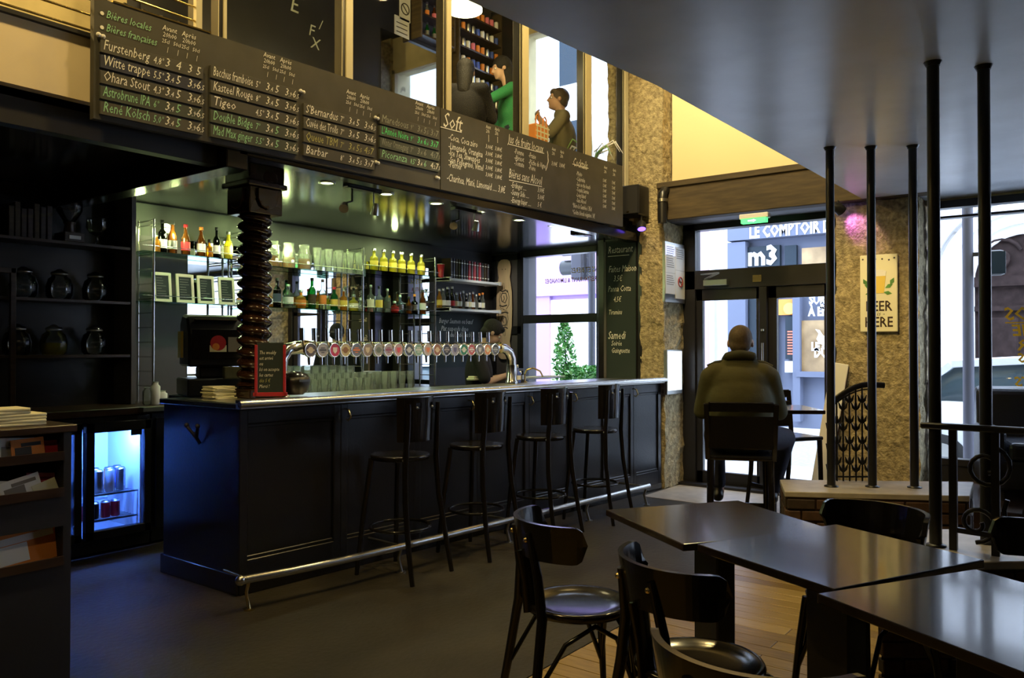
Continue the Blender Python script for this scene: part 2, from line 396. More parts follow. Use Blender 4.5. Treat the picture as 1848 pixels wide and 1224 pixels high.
ledge('stair_ledge', [xy(1590, 1016, LZ), xy(1990, 1010, LZ), xy(1960, 953, LZ), xy(1600, 957, LZ)], 'low brick wall with pale top carrying the two thick posts and scrolled railing')
# ------------------------------------------------------------------ street facade, from the bar corner to the right
FX = 7.9
b = MB()
b.box(FX, 5.84, -.1, 8.2, 6.3, 2.63, 1)                 # panel behind the skateboard
b.box(FX, 4.60, -.1, 8.2, 5.84, .98, 1)                 # below the bar window
b.box(FX, 4.42, -.1, 8.2, 4.74, 2.63, 1)
b.box(FX, 5.84, 2.63, 8.2, 6.3, 5.8, 0)                 # gallery level
b.box(FX, 4.40, 2.63, 8.2, 5.84, 3.25, 0)
b.box(FX, 4.40, 5.35, 8.2, 5.84, 5.8, 0)
b.box(7.86, 1.2, 3.1, 8.25, 4.42, 5.8, 0)               # wall behind the screen
b.box(7.95, 2.05, 2.77, 8.25, 3.75, 3.12, 2)
b.box(7.9, -4.2, 2.72, 8.25, 1.4, 5.8, 0)               # over the dining windows
b.box(7.9, -4.2, -.1, 8.25, 1.33, .42, 2)               # below them
b.box(7.9, -4.2, .4, 8.25, -2.5, 2.75, 2)
struct('wall_front', b, ['ochre', 'greywall', 'frame'])
# panelling on the skateboard wall
b = MB()
b.box(7.875, 6.24, .9, 7.905, 6.3, 2.62); b.box(7.875, 5.84, .9, 7.905, 5.90, 2.62); b.box(7.875, 5.84, 1.62, 7.905, 6.3, 1.72); b.box(7.875, 5.84, 2.54, 7.905, 6.3, 2.62)
struct('trim_panel', b, 'frame', .004)
def rough_box(name, x0, y0, z0, x1, y1, z1, st=.045, amp=.02, m='stone', seed=0):
    """a stone pier with an uneven hacked face"""
    bm = bmesh.new()
    nx, ny, nz = max(1, int((x1-x0)/st)), max(1, int((y1-y0)/st)), max(1, int((z1-z0)/st))
    from mathutils import noise
    idx = {}
    def vv(i, j, k):
        if (i, j, k) not in idx:
            p = V((x0+(x1-x0)*i/nx, y0+(y1-y0)*j/ny, z0+(z1-z0)*k/nz))
            q = p*9+V((seed, 0, 0)); d = noise.noise_vector(q)*amp+noise.noise_vector(p*31)*amp*.5
            idx[i, j, k] = bm.verts.new(p+d)
        return idx[i, j, k]
    for j in range(ny):
        for k in range(nz):
            bm.faces.new((vv(0, j, k), vv(0, j, k+1), vv(0, j+1, k+1), vv(0, j+1, k)))
            bm.faces.new((vv(nx, j, k), vv(nx, j+1, k), vv(nx, j+1, k+1), vv(nx, j, k+1)))
    for i in range(nx):
        for k in range(nz):
            bm.faces.new((vv(i, 0, k), vv(i+1, 0, k), vv(i+1, 0, k+1), vv(i, 0, k+1)))
            bm.faces.new((vv(i, ny, k), vv(i, ny, k+1), vv(i+1, ny, k+1), vv(i+1, ny, k)))
    for i in range(nx):
        for j in range(ny):
            bm.faces.new((vv(i, j, 0), vv(i, j+1, 0), vv(i+1, j+1, 0), vv(i+1, j, 0)))
            bm.faces.new((vv(i, j, nz), vv(i+1, j, nz), vv(i+1, j+1, nz), vv(i, j+1, nz)))
    me = bpy.data.meshes.new(name); bm.to_mesh(me); bm.free(); me.materials.append(M[m])
    o = bpy.data.objects.new(name, me); COL.objects.link(o); o['kind'] = 'structure'; return o
rough_box('wall_pier_bar', 7.5, 3.72, 0, 8.15, 4.0, 2.76)
rough_box('wall_pier_gallery', 7.55, 3.76, 2.76, 8.15, 4.42, 5.7, seed=3)
rough_box('wall_pier_door', 7.58, 1.36, 0, 8.15, 2.05, 2.76, seed=7)
# dark panelled pilaster that carries the chalk list
b = MB(); b.box(7.52, 4.0, 0, 7.9, 4.46, 2.63); b.box(7.50, 4.44, 0, 7.62, 4.52, 2.63); b.box(7.50, 3.98, 0, 7.62, 4.03, 2.63); struct('trim_pilaster', b, 'blackwood', .005)
# the big brown beam over the door and its boarded underside
b = MB(); b.box(7.46, 1.2, 2.76, 7.62, 3.78, 3.13); b.box(7.44, 1.2, 3.09, 7.64, 3.78, 3.15); struct('trim_beam', b, 'beam', .006)
b = MB(); b.box(7.62, 2.05, 2.765, 7.95, 3.75, 2.80); struct('ceiling_porch', b, 'greywall')

# ------------------------------------------------------------------ windows and door
def window(name, y0, y1, z0, z1, bars=(), verts=(), fw=.05, x=FX, depth=.1, mats='frame'):
    f = MB()
    f.box(x-.02, y0, z0, x+depth, y0+fw, z1); f.box(x-.02, y1-fw, z0, x+depth, y1, z1)
    f.box(x-.02, y0, z0, x+depth, y1, z0+fw); f.box(x-.02, y0, z1-fw, x+depth, y1, z1)
    o = struct(name, f, mats, .004)
    ys = [y0+fw]+[v for v in verts]+[y1-fw]
    for z, h in bars:
        k = MB(); k.box(x-.015, y0+fw, z-h/2, x+depth-.01, y1-fw, z+h/2); k.build('transom', mats, o, .003)
    for v in verts:
        k = MB(); k.box(x-.015, v-.03, z0+fw, x+depth-.01, v+.03, z1-fw); k.build('mullion', mats, o, .003)
    zs = [z0+fw]+[z for z, h in bars]+[z1-fw]
    for a, c in zip(zs[:-1], zs[1:]):
        for p, q in zip(ys[:-1], ys[1:]):
            g = MB(); g.box(x+.04, p, a, x+.046, q, c); g.build('pane', 'pane', o)
    return o
window('window_1', 4.70, 5.88, .95, 2.63, bars=((1.80, .10),), fw=.07)
window('window_2', -2.5, 1.33, .42, 2.74, bars=((2.60, .02),), verts=(-1.1,), fw=.06)
window('window_3', 4.42, 5.84, 3.25, 5.35, bars=(), verts=(), fw=.06, mats='ochre')
# the glazed double entrance door
DX = 8.0
b = MB()
b.box(DX-.06, 3.58, 0, DX+.08, 3.74, 2.78); b.box(DX-.06, 2.05, 0, DX+.08, 2.16, 2.78)
b.box(DX-.06, 2.05, 2.70, DX+.08, 3.74, 2.78); b.box(DX-.06, 2.05, 2.07, DX+.08, 3.74, 2.27)
door = struct('door_1', b, 'frame', .004)
g = MB(); g.box(DX, 2.16, 2.27, DX+.006, 3.58, 2.70); g.build('pane', 'pane', door)
for (y0, y1) in ((2.86, 3.58), (2.16, 2.82)):
    l = MB()
    st = .07 if y0 > 2.5 else .10
    l.box(DX-.03, y0, .02, DX+.03, y0+st, 2.07); l.box(DX-.03, y1-st, .02, DX+.03, y1, 2.07); l.box(DX-.03, y0, .02, DX+.03, y1, .15); l.box(DX-.03, y0, 1.95, DX+.03, y1, 2.07)
    lo = l.build('door_leaf', 'frame', door, .004)
    g = MB(); g.box(DX-.003, y0+st, .15, DX+.003, y1-st, 1.95); g.build('pane', 'pane', lo)
b = MB(); b.box(DX-.09, 2.80, .02, DX-.02, 2.88, 2.07); b.build('meeting_stile', 'frame', door, .004)
b = MB(); b.cyl((DX-.1, 2.84, 1.62), (DX-.1, 2.84, 1.64), .016, 10); b.cyl((DX-.1, 2.84, .9), (DX-.1, 2.84, 1.5), .012); b.build('door_handle', 'steel', door)
b = MB(); b.box(DX-.13, 3.20, 2.10, DX-.06, 3.46, 2.16); b.bar((DX-.12, 3.44, 2.17), (DX-.3, 3.22, 2.21), .03, .015); b.bar((DX-.3, 3.22, 2.21), (DX-.12, 3.48, 2.22), .03, .015); b.build('door_closer', 'steel', door, .004)
b = MB(); b.box(DX-.075, 2.86, 2.12, DX-.06, 2.95, 2.19); b.build('brass_plate', 'brass', door, .002)
b = MB(); b.box(DX-.2, 2.06, 0, DX-.06, 3.74, .03); b.build('threshold', 'frame', door)
# back of the room, upper glazing on the gallery edge: posts with panes between them
gal = [(2.51, .03), (2.665, .05), (3.61, .09), (4.62, .085), (5.63, .12), (6.68, .14), (7.44, .10)]
gl = MB(); gl.box(2.48, 4.15, 2.84, 7.5, 4.21, 3.0)
gal_o = struct('window_4', gl, 'frame', .003)
for i, (x, wd) in enumerate(gal):
    p = MB(); p.box(x-wd/2+.03, 4.13, 2.84, x+wd/2, 4.20, 5.8); p.box(x-wd/2, 4.14, 2.84, x-wd/2+.03, 4.22, 5.8, 1)
    p.build('post', ['postpaint', 'frame'], gal_o, .003)
for (a, wa), (c, wc) in zip(gal[1:-1], gal[2:]):
    g = MB(); g.box(a+wa/2, 4.165, 3.0, c-wc/2, 4.171, 5.79); g.build('pane', 'pane', gal_o)

# ------------------------------------------------------------------ the street outside
b = MB(); b.box(8.2, -30, -.3, 10.2, 40, -.04); b.box(10.2, -30, -.3, 14.0, 40, -.16, 1); b.box(14.0, -30, -.3, 15.6, 40, -.04)
struct('ground_street', b, ['pave', 'asphalt'])
# ------------------------------------------------------------------ the bar counter
A_, B_ = V((2.76, 4.10, 0)), V((7.46, 3.745, 0)); EX = (B_-A_).normalized(); EN = V((EX.y, -EX.x, 0))
BARX = Matrix((EX, -EN, V((0, 0, 1)))).transposed().to_4x4(); BARX.translation = A_     # x along the front, y inwards, z up
BL = (B_-A_).length
bar = thing('bar_counter', 'long black panelled bar counter with bright zinc edge and silver foot rail', 'bar counter', (5, 4.1, 0))
b = MB(); b.box(.03, .03, 0, BL, .60, 1.09, 0, BARX); b.box(2.80, 4.12, 0, 3.30, 4.92, 1.09); b.box(3.02, 4.92, 0, 3.36, 5.26, 1.09); b.build('carcass', 'barwood', bar, world=True)
b = MB(); b.box(-.02, -.05, 1.09, BL+.02, .64, 1.125, 0, BARX); b.box(2.74, 4.1, 1.09, 3.34, 4.95, 1.122, 1); b.box(2.99, 4.95, 1.09, 3.39, 5.28, 1.122, 1); b.build('worktop', ['steel', 'barwood'], bar, world=True, bev=.004)
b = MB(); b.tube([BARX @ V((x, -.055, 1.122)) for x in (-.03, 1.5, 3, BL+.02)], .021, 8); b.box(-.03, -.06, 1.128, BL+.02, -.01, 1.146, 0, BARX); b.build('zinc_edge', 'zinc', bar, world=True)
edges_ = [0, .72, 1.36, 2.0, 2.62, 3.22, 3.74, 4.2, BL]
for a, c in zip(edges_[:-1], edges_[1:]):
    p = MB(); p.box(a+.06, .012, .16, c-.06, .032, 1.04, 0, BARX)
    po = p.build('panel', 'barwood', bar, world=True)
    f = MB()
    f.box(a, -.004, .06, a+.055, .03, 1.085, 0, BARX); f.box(c-.055, -.004, .06, c, .03, 1.085, 0, BARX)
    f.box(a+.05, -.004, 1.0, c-.05, .03, 1.085, 0, BARX); f.box(a+.05, -.004, .06, c-.05, .03, .2, 0, BARX)
    f.box(a+.055, .004, .2, c-.055, .03, .222, 0, BARX); f.box(a+.055, .004, .978, c-.055, .03, 1.0, 0, BARX)
    f.build('panel_moulding', 'barwood', po, bev=.004, world=True)
b = MB(); b.box(0, -.012, 0, BL, .03, .07, 0, BARX); b.build('plinth', 'satin', bar, world=True, bev=.004)
# end panel facing the fridge, with its coat hook
b = MB(); b.box(2.76, 4.10, .02, 2.80, 4.93, 1.09); b.build('end_panel', 'barwood', bar, world=True, bev=.004)
b = MB(); b.box(2.745, 4.10, .0, 2.80, 4.94, .12); b.build('plinth', 'satin', bar, world=True, bev=.004)
b = MB(); b.tube([(2.70, 4.56, .97), (2.73, 4.50, .90), (2.755, 4.50, .86), (2.73, 4.50, .90), (2.70, 4.44, .97)], .011, 6); b.ball((2.70, 4.56, .975), .016); b.ball((2.70, 4.44, .975), .016); b.build('coat_hook', 'black', bar, world=True)
for x in (.75, 1.9, 2.6, 3.2, 3.72, 4.18):
    k = MB(); k.tube([BARX @ V(p) for p in ((x, 0, 1.05), (x, -.05, 1.045), (x, -.07, 1.0), (x, -.045, .975), (x, -.02, .985))], .006, 6); k.build('coat_hook', 'brass', bar, world=True)
rp = [(-.13, -.26), (.15, -.305), (.5, -.335), (1.0, -.345), (2.2, -.335), (3.3, -.345), (3.95, -.33)]
b = MB(); b.tube([BARX @ V((x, y, .17)) for x, y in rp], .024, 10); b.ball(BARX @ V((-.135, -.258, .17)), .03); rail = b.build('foot_rail', 'zinc', bar, world=True)
for i, x in enumerate((-.09, .95, 2.0, 3.0, 3.9)):
    y = -.27 if x < 0 else -.34
    k = MB(); k.tube([BARX @ V(p) for p in ((x, y, .17), (x, y+.03, .09), (x, y-.0, .006))], .011, 6); k.cyl(BARX @ V((x, y, .0)), BARX @ V((x, y, .008)), .03, 8); k.tube([BARX @ V((x, y, .17)), BARX @ V((x, .0, .17))], .010, 6); k.build('rail_bracket', 'brass' if i == 0 else 'steel', rail, world=True)

# ------------------------------------------------------------------ the carved screw column on the counter
col = thing('carved_column', 'brown wooden column carved like a screw thread, standing on the bar end', 'column', (3.14, 4.50, 1.125))
b = MB(); NZ, NA = 230, 28; vs = []; fs = []
for i in range(NZ+1):
    z = .08+1.10*i/NZ
    for k in range(NA):
        ph = (z/.074 + k/NA) % 1.0
        r = .072+.040*math.sin(PI*ph)**.8
        a = 2*PI*k/NA; vs.append((r*math.cos(a), r*math.sin(a), z))
fs = [(i*NA+k, i*NA+(k+1) % NA, (i+1)*NA+(k+1) % NA, (i+1)*NA+k) for i in range(NZ) for k in range(NA)]
b.add(vs, fs, 0, True); b.build('shaft', 'twist', col)
b = MB(); b.box(-.10, -.10, 0, .10, .10, .06); b.lathe([(.098, .06), (.098, .075), (.08, .095)], 20); b.build('base_block', 'twist', col, bev=.006)
b = MB(); b.lathe([(.075, 1.16), (.1, 1.17), (.1, 1.19)], 20); b.box(-.125, -.125, 1.19, .125, .125, 1.36); b.box(-.15, -.15, 1.36, .15, .15, 1.395); b.box(-.135, -.135, 1.395, .135, .135, 1.504); cap_ = b.build('capital', 'twist', col, bev=.006)
for rz in range(4):
    k = MB(); X = Matrix.Rotation(rz*PI/2, 4, 'Z') @ Matrix.Translation((0, -.123, 1.35)) @ Matrix.Rotation(PI/2, 4, 'X')
    k.prism([(-.075, 0), (-.075, -.07), (-.05, -.115), (0, -.135), (.05, -.115), (.075, -.07), (.075, 0)], 0, .022, 0, X); k.build('carved_shield', 'twist', cap_, bev=.004)

# ------------------------------------------------------------------ the two chalk menus on the gallery edge
TL_ = .0205
def bx(x, z, y=3.972): return basis((x, y, z), (1, 0, TL_), (-TL_*0, 0, 1))
def zb(x): return 2.572+(x-1.85)*.0200
def zt(x): return 3.172+(x-1.85)*.0225
def board(name, label, x0, x1):
    t = thing(name, label, 'chalkboard', (x0, 4.0, zb(x0)))
    k = MB(); vs = []
    for y in (3.98, 4.018):
        for x, z in ((x0, zb(x0)), (x1, zb(x1)), (x1, zt(x1)), (x0, zt(x0))): vs.append((x, y, z))
    k.add(vs, [(0, 1, 2, 3), (7, 6, 5, 4), (0, 4, 5, 1), (1, 5, 6, 2), (2, 6, 7, 3), (3, 7, 4, 0)]); k.build('panel', 'board', t, world=True)
    return t
bd = board('beer_menu_board', 'long black chalkboard of beers and prices on slats above the bar', 1.86, 4.362)
b = MB(); b.bar((1.95, 3.985, zt(1.95)+.004), (2.49, 3.985, zt(2.49)+.004), .02, .008); b.build('top_strip', 'brass', bd, world=True)
cols = [
 (1.885, 2.435, 2.597, .0765, [('Furstenberg', '4,8°', '3', '4', '3', '5', 'slat', 0), ('Witte trappe', '5,5°', '3,4', '5', '3,9', '6,5', 'slatblue', 0), ('Ohara Stout', '4,3°', '3,4', '5', '3,9', '6,5', 'slat', 0), ('Astrobrune IPA', '6°', '3,4', '5', '3,9', '6,5', 'slatgreen', 1), ('René Kölsch', '5,0°', '3,4', '5', '3,9', '6,5', 'slat', 1)]),
 (2.482, 3.068, 2.612, .0815, [('Bacchus framboise', '5°', '3,4', '5', '3,9', '6,5', 'slat', 0), ('Kasteel Rouge', '8°', '3,4', '5', '3,9', '6,5', 'slat', 0), ('Tigeo', '4,5°', '3,4', '5', '3,9', '6,5', 'slat', 0), ('Double Bidge', '7°', '3,4', '5', '3,9', '6,5', 'slatgreen', 1), ('Mad Max ginger', '5,5°', '3,4', '5', '3,9', '6,5', 'slatgreen', 1)]),
 (3.112, 3.700, 2.630, .0835, [('S\'Bernardus', '7°', '3,4', '5', '3,9', '6,5', 'slat', 0), ('Cuvée des Trolls', '7°', '3,4', '5', '3,9', '6,5', 'slat', 0), ('Queue TBM', '7°', '3,4', '5,5', '4,5', '7', 'slat', 3), ('Barbar', '8°', '3,4', '5,5', '3,9', '7', 'slat', 0)]),
 (3.745, 4.340, 2.728, .0800, [('Maredsous', '9°', '3,4', '5,5', '3,9', '7', 'slat', 2), ('L\'Année Noire', '9°', '3,8', '6,6', '3,8', '7', 'slatgreen', 4), ('Winter Ommegang', '7°', '3,4', '6', '4,5', '7,5', 'slatgreen', 2), ('Picoranza', '8,5°', '3,4', '6', '4,2', '7,5', 'slatgreen', 1)])]
CH = ['chalk', 'chalkgreen', 'chalkdim', 'chalkyellow', 'chalkbright']
for ci, (x0, x1, z0, ph, rows_) in enumerate(cols):
    wd = x1-x0; n = len(rows_)
    for i, (nm, dg, p1, p2, p3, p4, mt, cc) in enumerate(rows_):
        z = z0+ph*(n-1-i)
        k = MB(); k.box(0, 0, 0, wd, ph-.012, .016, 0, basis((x0, 3.98, z), (1, 0, TL_), (0, 0, 1)))
        so = k.build('slat', mt, bd, world=True, bev=.0015)
        t = MB(); y = 3.9625
        def w_(s, fx, size, al='LEFT', c=None, sxx=1, dz=0): t.text(s, size, basis((x0+wd*fx, y, z+.016+dz+TL_*wd*fx), (1, 0, TL_), (0, 0, 1)), CH.index(c) if c else cc, .22, al, sx=sxx)
        def pr(s, fx, c=None):
            a, _, d = s.partition(',')
            w_(a, fx, .066, 'CENTER', c, .9)
            if d: w_(','+d, fx+.024, .040, 'LEFT', c, .8)
        w_(nm, .02, .074, sxx=min(.85, .435*wd/textwidth(nm, .074, .22)))
        w_(dg, .485, .054, 'LEFT', sxx=.66); pr(p1, .625, 'chalk' if cc < 2 else None); pr(p2, .735, None if cc else 'chalk'); pr(p3, .855, 'chalk' if cc < 2 else None); pr(p4, .945, 'chalk' if cc < 2 else None)
        t.build('lettering', CH, so, world=True)
    zt_ = z0+ph*n+.018
    t = MB()
    for f0, ttl in ((.66, 'Avant'), (.86, 'Après')):
        for s, dz, sz, fx in ((ttl, .125, .040, f0), ('20h00', .088, .036, f0), ('25cl', .052, .030, f0-.04), ('50cl', .052, .030, f0+.075), ('|', .008, .034, f0-.02), ('|', .008, .034, f0+.085)):
            t.text(s, sz, basis((x0+wd*fx, 3.976, zt_+dz*.92+TL_*wd*fx), (1, 0, TL_), (0, 0, 1)), 0, .2, 'CENTER', sx=.85)
    if ci == 0:
        t.text('Bières locales', .056, basis((x0+.03, 3.976, 3.085), (1, 0, TL_), (0, 0, 1)), 1, .3, sx=.75); t.text('Bières françaises', .056, basis((x0+.03, 3.976, 3.018), (1, 0, TL_), (0, 0, 1)), 1, .3, sx=.7)
        for zz in (3.10, 3.03): t.lathe([(.010, 0), (.010, .001)], 8, 0, basis((x0+.012, 3.977, zz), (1, 0, 0), (0, 0, 1)))
    t.build('lettering', CH, bd, world=True)
for x, z in ((1.885, 2.985), (3.098, 3.02), (3.715, 3.00), (3.72, 2.70), (4.32, 2.70)):
    k = MB(); k.ball((x-.010, 3.965, z), .012); k.ball((x+.012, 3.965, z-.003), .012); k.build('white_clip', 'white', bd, world=True)
dr = board('drinks_menu_board', 'black chalkboard of soft drinks, juices and cocktails above the right half of the bar', 4.372, 7.10)
t = MB()
def D(px, py, s, size, al='LEFT', sxx=.85, c=0):
    p = at(px, py, Y=3.977); t.text(s, size, basis(p, (1, 0, TL_), (0, 0, 1)), c, .25, al, sx=sxx)
def U(px0, py0, px1, py1, h=.006):
    p, q = at(px0, py0, Y=3.977), at(px1, py1, Y=3.977); t.bar(p, q, .001, h)
D(799, 228, 'Soft', .165, sxx=.82); U(795, 229, 833, 239)
for i, (s, py) in enumerate((('-Coca, Coca zéro', 254), ('-Limonade, Orangina', 270), ('-Ice Tea, Shweppes', 282), ('-San Pellegrino, Vittel', 295), ('-Perrier', 303))):
    D(809, py-2, s, .072, sxx=.66)
    D(876, 267+i*12.7, '3,00€', .048, sxx=.8); D(893, 271+i*12.7, '3,80€', .048, sxx=.8)
D(806, 326, '-Charitea, Maté, Limonaid ..... 3,8€', .082, sxx=.62)
for (px, py) in ((877, 231), (893, 235), (996, 271), (1011, 276), (1090, 304), (1106, 309)):
    D(px, py, 'Avant' if px in (877, 996, 1090) else 'Après', .042, sxx=.6); D(px, py+8, '20h', .042, sxx=.7)
D(917, 257, 'Jus de fruits locaux', .105, sxx=.62); U(918, 260, 982, 277)
for (px, py, s) in ((928, 277, '-Pomme'), (928, 288, '-Abricot'), (928, 298, '-Tomate'), (954, 284, '-Fraise'), (954, 296, '-Pêche de Vigne'), (954, 306, '-Poire')): D(px, py, s, .065, sxx=.6)
D(985, 300, '}', .19, sxx=.6); D(995, 298, '3,00€', .055, sxx=.7); D(1009, 301, '3,80€', .055, sxx=.7)
D(918, 320, 'Bières sans Alcool', .11, sxx=.58); U(919, 325, 978, 337)
for py, s, pr in ((341, '-Erdinger .....', '3,00€'), (354, '-Sunny Side .....', '5,00€'), (368, '-Energy bajer .....', '5 €')): D(922, py-3, s, .068, sxx=.62); D(970, py+5, pr, .06, sxx=.7)
D(1034, 299, 'Cocktails', .115, sxx=.58); U(1033, 296, 1062, 304)
for i, s in enumerate(('-Mojito', '-Caïpirinha', '-Sex on the beach', '-Tequila Sunrise', '-Long Island', '-Sans Alcool')):
    D(1040, 316+i*9.7, s, .058, sxx=.58)
    D(1088, 328+i*9.3, '5,00€', .045, sxx=.6); D(1104, 332+i*9.3, '7,00€', .045, sxx=.6)
D(1033, 374, '*Bière la Gambée / 35cl', .062, sxx=.56); D(1033, 386, '*Goûtte blonde négative / 3€', .062, sxx=.53)
for (x0, y0, x1, y1) in ((882, 243, 882, 256), (898, 247, 898, 258)): U(x0, y0, x1, y1, .004)
t.build('lettering', CH, dr, world=True)

# ------------------------------------------------------------------ the bar's back wall: cabinet, fridge, mirror, shelves
bc = thing('back_counter', 'dark counter along the back wall behind the bar, under the bottle shelves', 'counter', (4.2, 6.0, 0))
b = MB(); b.box(1.0, 5.66, .97, 6.9, 6.28, 1.02); b.build('worktop', 'brownwood', bc, world=True, bev=.004)
b = MB(); b.box(2.98, 5.60, .985, 3.26, 5.655, 1.0195); b.build('worktop_lit_edge', 'greenwall', bc, world=True, bev=.003)  # pale strip paints in the highlight on the counter edge
b = MB(); b.box(3.10, 5.70, .02, 6.9, 6.28, .97); b.box(1.0, 5.70, .02, 1.90, 6.28, .97); b.build('carcass', 'barwood', bc, world=True)
for i in range(6):
    k = MB(); k.box(3.12+i*.62, 5.675, .12, 3.70+i*.62, 5.70, .93); d_ = k.build('door', 'barwood', bc, world=True, bev=.004)
    k = MB(); k.cyl((3.66+i*.62, 5.655, .6), (3.66+i*.62, 5.655, .72), .007); k.build('handle', 'steel', d_, world=True)
fr = thing('drinks_fridge', 'two-door glass drinks fridge glowing blue under the back counter', 'fridge', (2.48, 5.95, 0))
b = MB(); b.box(1.92, 5.69, .02, 3.08, 6.26, .12); b.box(1.92, 5.69, .90, 3.08, 6.26, .96); b.box(1.92, 5.69, .12, 1.98, 6.26, .9); b.box(3.03, 5.69, .12, 3.08, 6.26, .9); b.box(2.555, 5.72, .12, 2.60, 6.2, .9); b.build('body', 'plastic', fr, world=True)
b = MB(); b.box(1.98, 6.2, .12, 3.03, 6.24, .9); b.box(1.98, 5.72, .118, 3.03, 6.2, .125); b.box(3.02, 5.72, .125, 3.03, 6.2, .9); b.box(2.60, 5.73, .125, 2.606, 6.2, .9); b.box(2.549, 5.73, .125, 2.555, 6.2, .9); b.build('liner', 'white', fr, world=True)
for x0, x1 in ((1.96, 2.57), (2.60, 3.06)):
    f = MB(); f.box(x0, 5.63, .12, x0+.055, 5.685, .93); f.box(x1-.05, 5.63, .12, x1, 5.685, .93); f.box(x0, 5.63, .12, x1, 5.685, .18); f.box(x0, 5.63, .86, x1, 5.685, .93); dd = f.build('door', 'plastic', fr, world=True, bev=.004)
    g = MB(); g.box(x0+.05, 5.65, .18, x1-.05, 5.655, .86); g.build('pane', 'pane', dd, world=True)
    for z in (.22, .40):
        s = MB(); yy = [5.75+i*.045 for i in range(10)]
        for y in yy: s.box(x0+.04, y, z, x1-.04, y+.006, z+.006)
        s.box(x0+.04, 5.74, z, x1-.04, 5.75, z+.012); s.build('wire_shelf', 'steel', fr, world=True)
    s = MB(); s.cyl((x0+.08, 5.78, .885), (x1-.08, 5.78, .885), .010, 8); s.build('light_tube', 'fridgelight', fr, world=True)
b = MB(); b.box(2.92, 5.655, .82, 3.0, 5.66, .86); b.build('sticker', 'plastic', fr, world=True)
b = MB(); b.box(2.66, 5.60, .77, 2.9, 5.626, .78); b.box(2.872, 5.60, .60, 2.882, 5.626, .86); b.box(2.95, 5.60, .5, 2.957, 5.626, .68)
def can(name, label, loc, m, top='steel', group=None, r=.032, h=.12):
    c = thing(name, label, 'can', loc, random.uniform(0, 6), group)
    k = MB(); k.lathe([(r*.8, 0), (r, .008), (r, h-.012)], 14); k.build('body', m, c)
    k = MB(); k.lathe([(r, h-.012), (r*.82, h), (r*.76, h), (r*.74, h-.004), (.001, h-.004)], 14); k.build('lid', top, c)
    return c
cm = ['white', 'blue', 'steel', 'blue', 'white', 'orange', 'steel', 'blue']
for i, (x, y) in enumerate(((2.67, 5.80), (2.70, 5.90), (2.76, 5.80), (2.79, 5.92), (2.84, 5.80), (2.88, 5.90), (2.93, 5.82), (2.96, 5.94))):
    can('drink_can', f'{ORD[i]} can from the left on the upper wire shelf of the blue fridge', (x, y, .4125), cm[i], group='cans in the fridge', h=.165)
for i, (x, m) in enumerate(((2.66, 'red'), (2.73, 'plastic'), (2.81, 'red'), (2.88, 'red'))):
    can('drink_can', f'{ORD[i]} can from the left on the bottom wire shelf of the blue fridge', (x, 5.80, .2325), m, group='cans in the fridge')
for i, (x, z, m) in enumerate(((2.50, .4125, 'green'), (2.43, .4125, 'blue'), (2.50, .2325, 'red'), (2.43, .2325, 'blue'))):
    can('drink_can', ('green can', 'blue can beside a green can', 'red can under a green can', 'blue can beside a red can')[i]+' behind the left glass door of the fridge', (x, 5.79, z), m, group='cans in the fridge')
lamp('AREA', 'fridge_tube_light', (2.82, 5.73, .86), 26, (.06, .19, 1), .36, aim=(2.82, 6.2, .45), size_y=.03)
lamp('AREA', 'fridge_tube_light', (2.28, 5.73, .86), 26, (.06, .19, 1), .4, aim=(2.28, 6.2, .45), size_y=.03)

# jar cabinet on the left
jc = thing('jar_cabinet', 'dark open wall cabinet of glass jars standing left of the bottle shelves', 'cabinet', (2.2, 6.1, 1.02))
b = MB(); b.box(1.2, 6.25, 1.02, 3.12, 6.285, 2.62); b.build('back_panel', 'blackwood', jc, world=True)
for x in (1.2, 3.085):
    k = MB(); k.box(x, 5.98, 1.02, x+.035, 6.25, 2.62); k.build('side_panel', 'brownwood' if x < 2 else 'greywall', jc, world=True, bev=.002)
for z in (1.40, 1.80, 2.215):
    k = MB(); k.box(1.235, 5.99, z-.022, 3.085, 6.25, z); k.build('shelf', 'brownwood', jc, world=True, bev=.002)
b = MB(); b.box(2.24, 5.945, 1.03, 2.275, 5.975, 1.99); b.box(1.4, 5.945, 1.955, 2.275, 5.975, 1.99); b.build('glazed_door_frame', 'brownwood', jc, world=True, bev=.003)
def jar(label, loc, s=1, fill=None):
    j = thing('glass_jar', label, 'jar', loc, 0, 'glass jars in the dark cabinet')
    k = MB(); k.lathe([(.07*s, 0), (.085*s, .02*s), (.09*s, .09*s), (.075*s, .145*s), (.05*s, .165*s), (.05*s, .18*s)], 16); k.build('body', 'jar', j)
    k = MB(); k.lathe([(.056*s, .18*s), (.056*s, .195*s), (.03*s, .205*s), (.02*s, .215*s), (.001, .22*s)], 16); k.build('lid', 'jar', j)
    k = MB(); k.lathe([(.053*s, .176*s), (.057*s, .181*s), (.053*s, .186*s)], 16); k.build('rim', 'steel', j)
    if fill: k = MB(); k.lathe([(.066*s, .004), (.082*s, .022*s), (.086*s, .085*s), (.001, .088*s)], 14); k.build('contents', fill, j)
for i, px in enumerate((42, 107, 172)):
    p = at(px, 530, Y=6.08); jar(f'{ORD[i]} glass jar from the left on the middle cabinet shelf', (p.x, 6.08, 1.80))
for i, (px, f) in enumerate(((30, None), (97, 'g_yellow'), (170, None))):
    p = at(px, 635, Y=6.08); jar(('glass jar at the left end of the lower cabinet shelf', 'glass jar with yellow contents on the lower cabinet shelf', 'empty glass jar right of the yellow jar on the cabinet shelf')[i], (p.x, 6.08, 1.40), 1, f)
p = at(125, 430, Y=6.08); gr = thing('coffee_grinder', 'coffee grinder with clear hopper on the top cabinet shelf', 'grinder', (p.x, 6.08, 2.215))
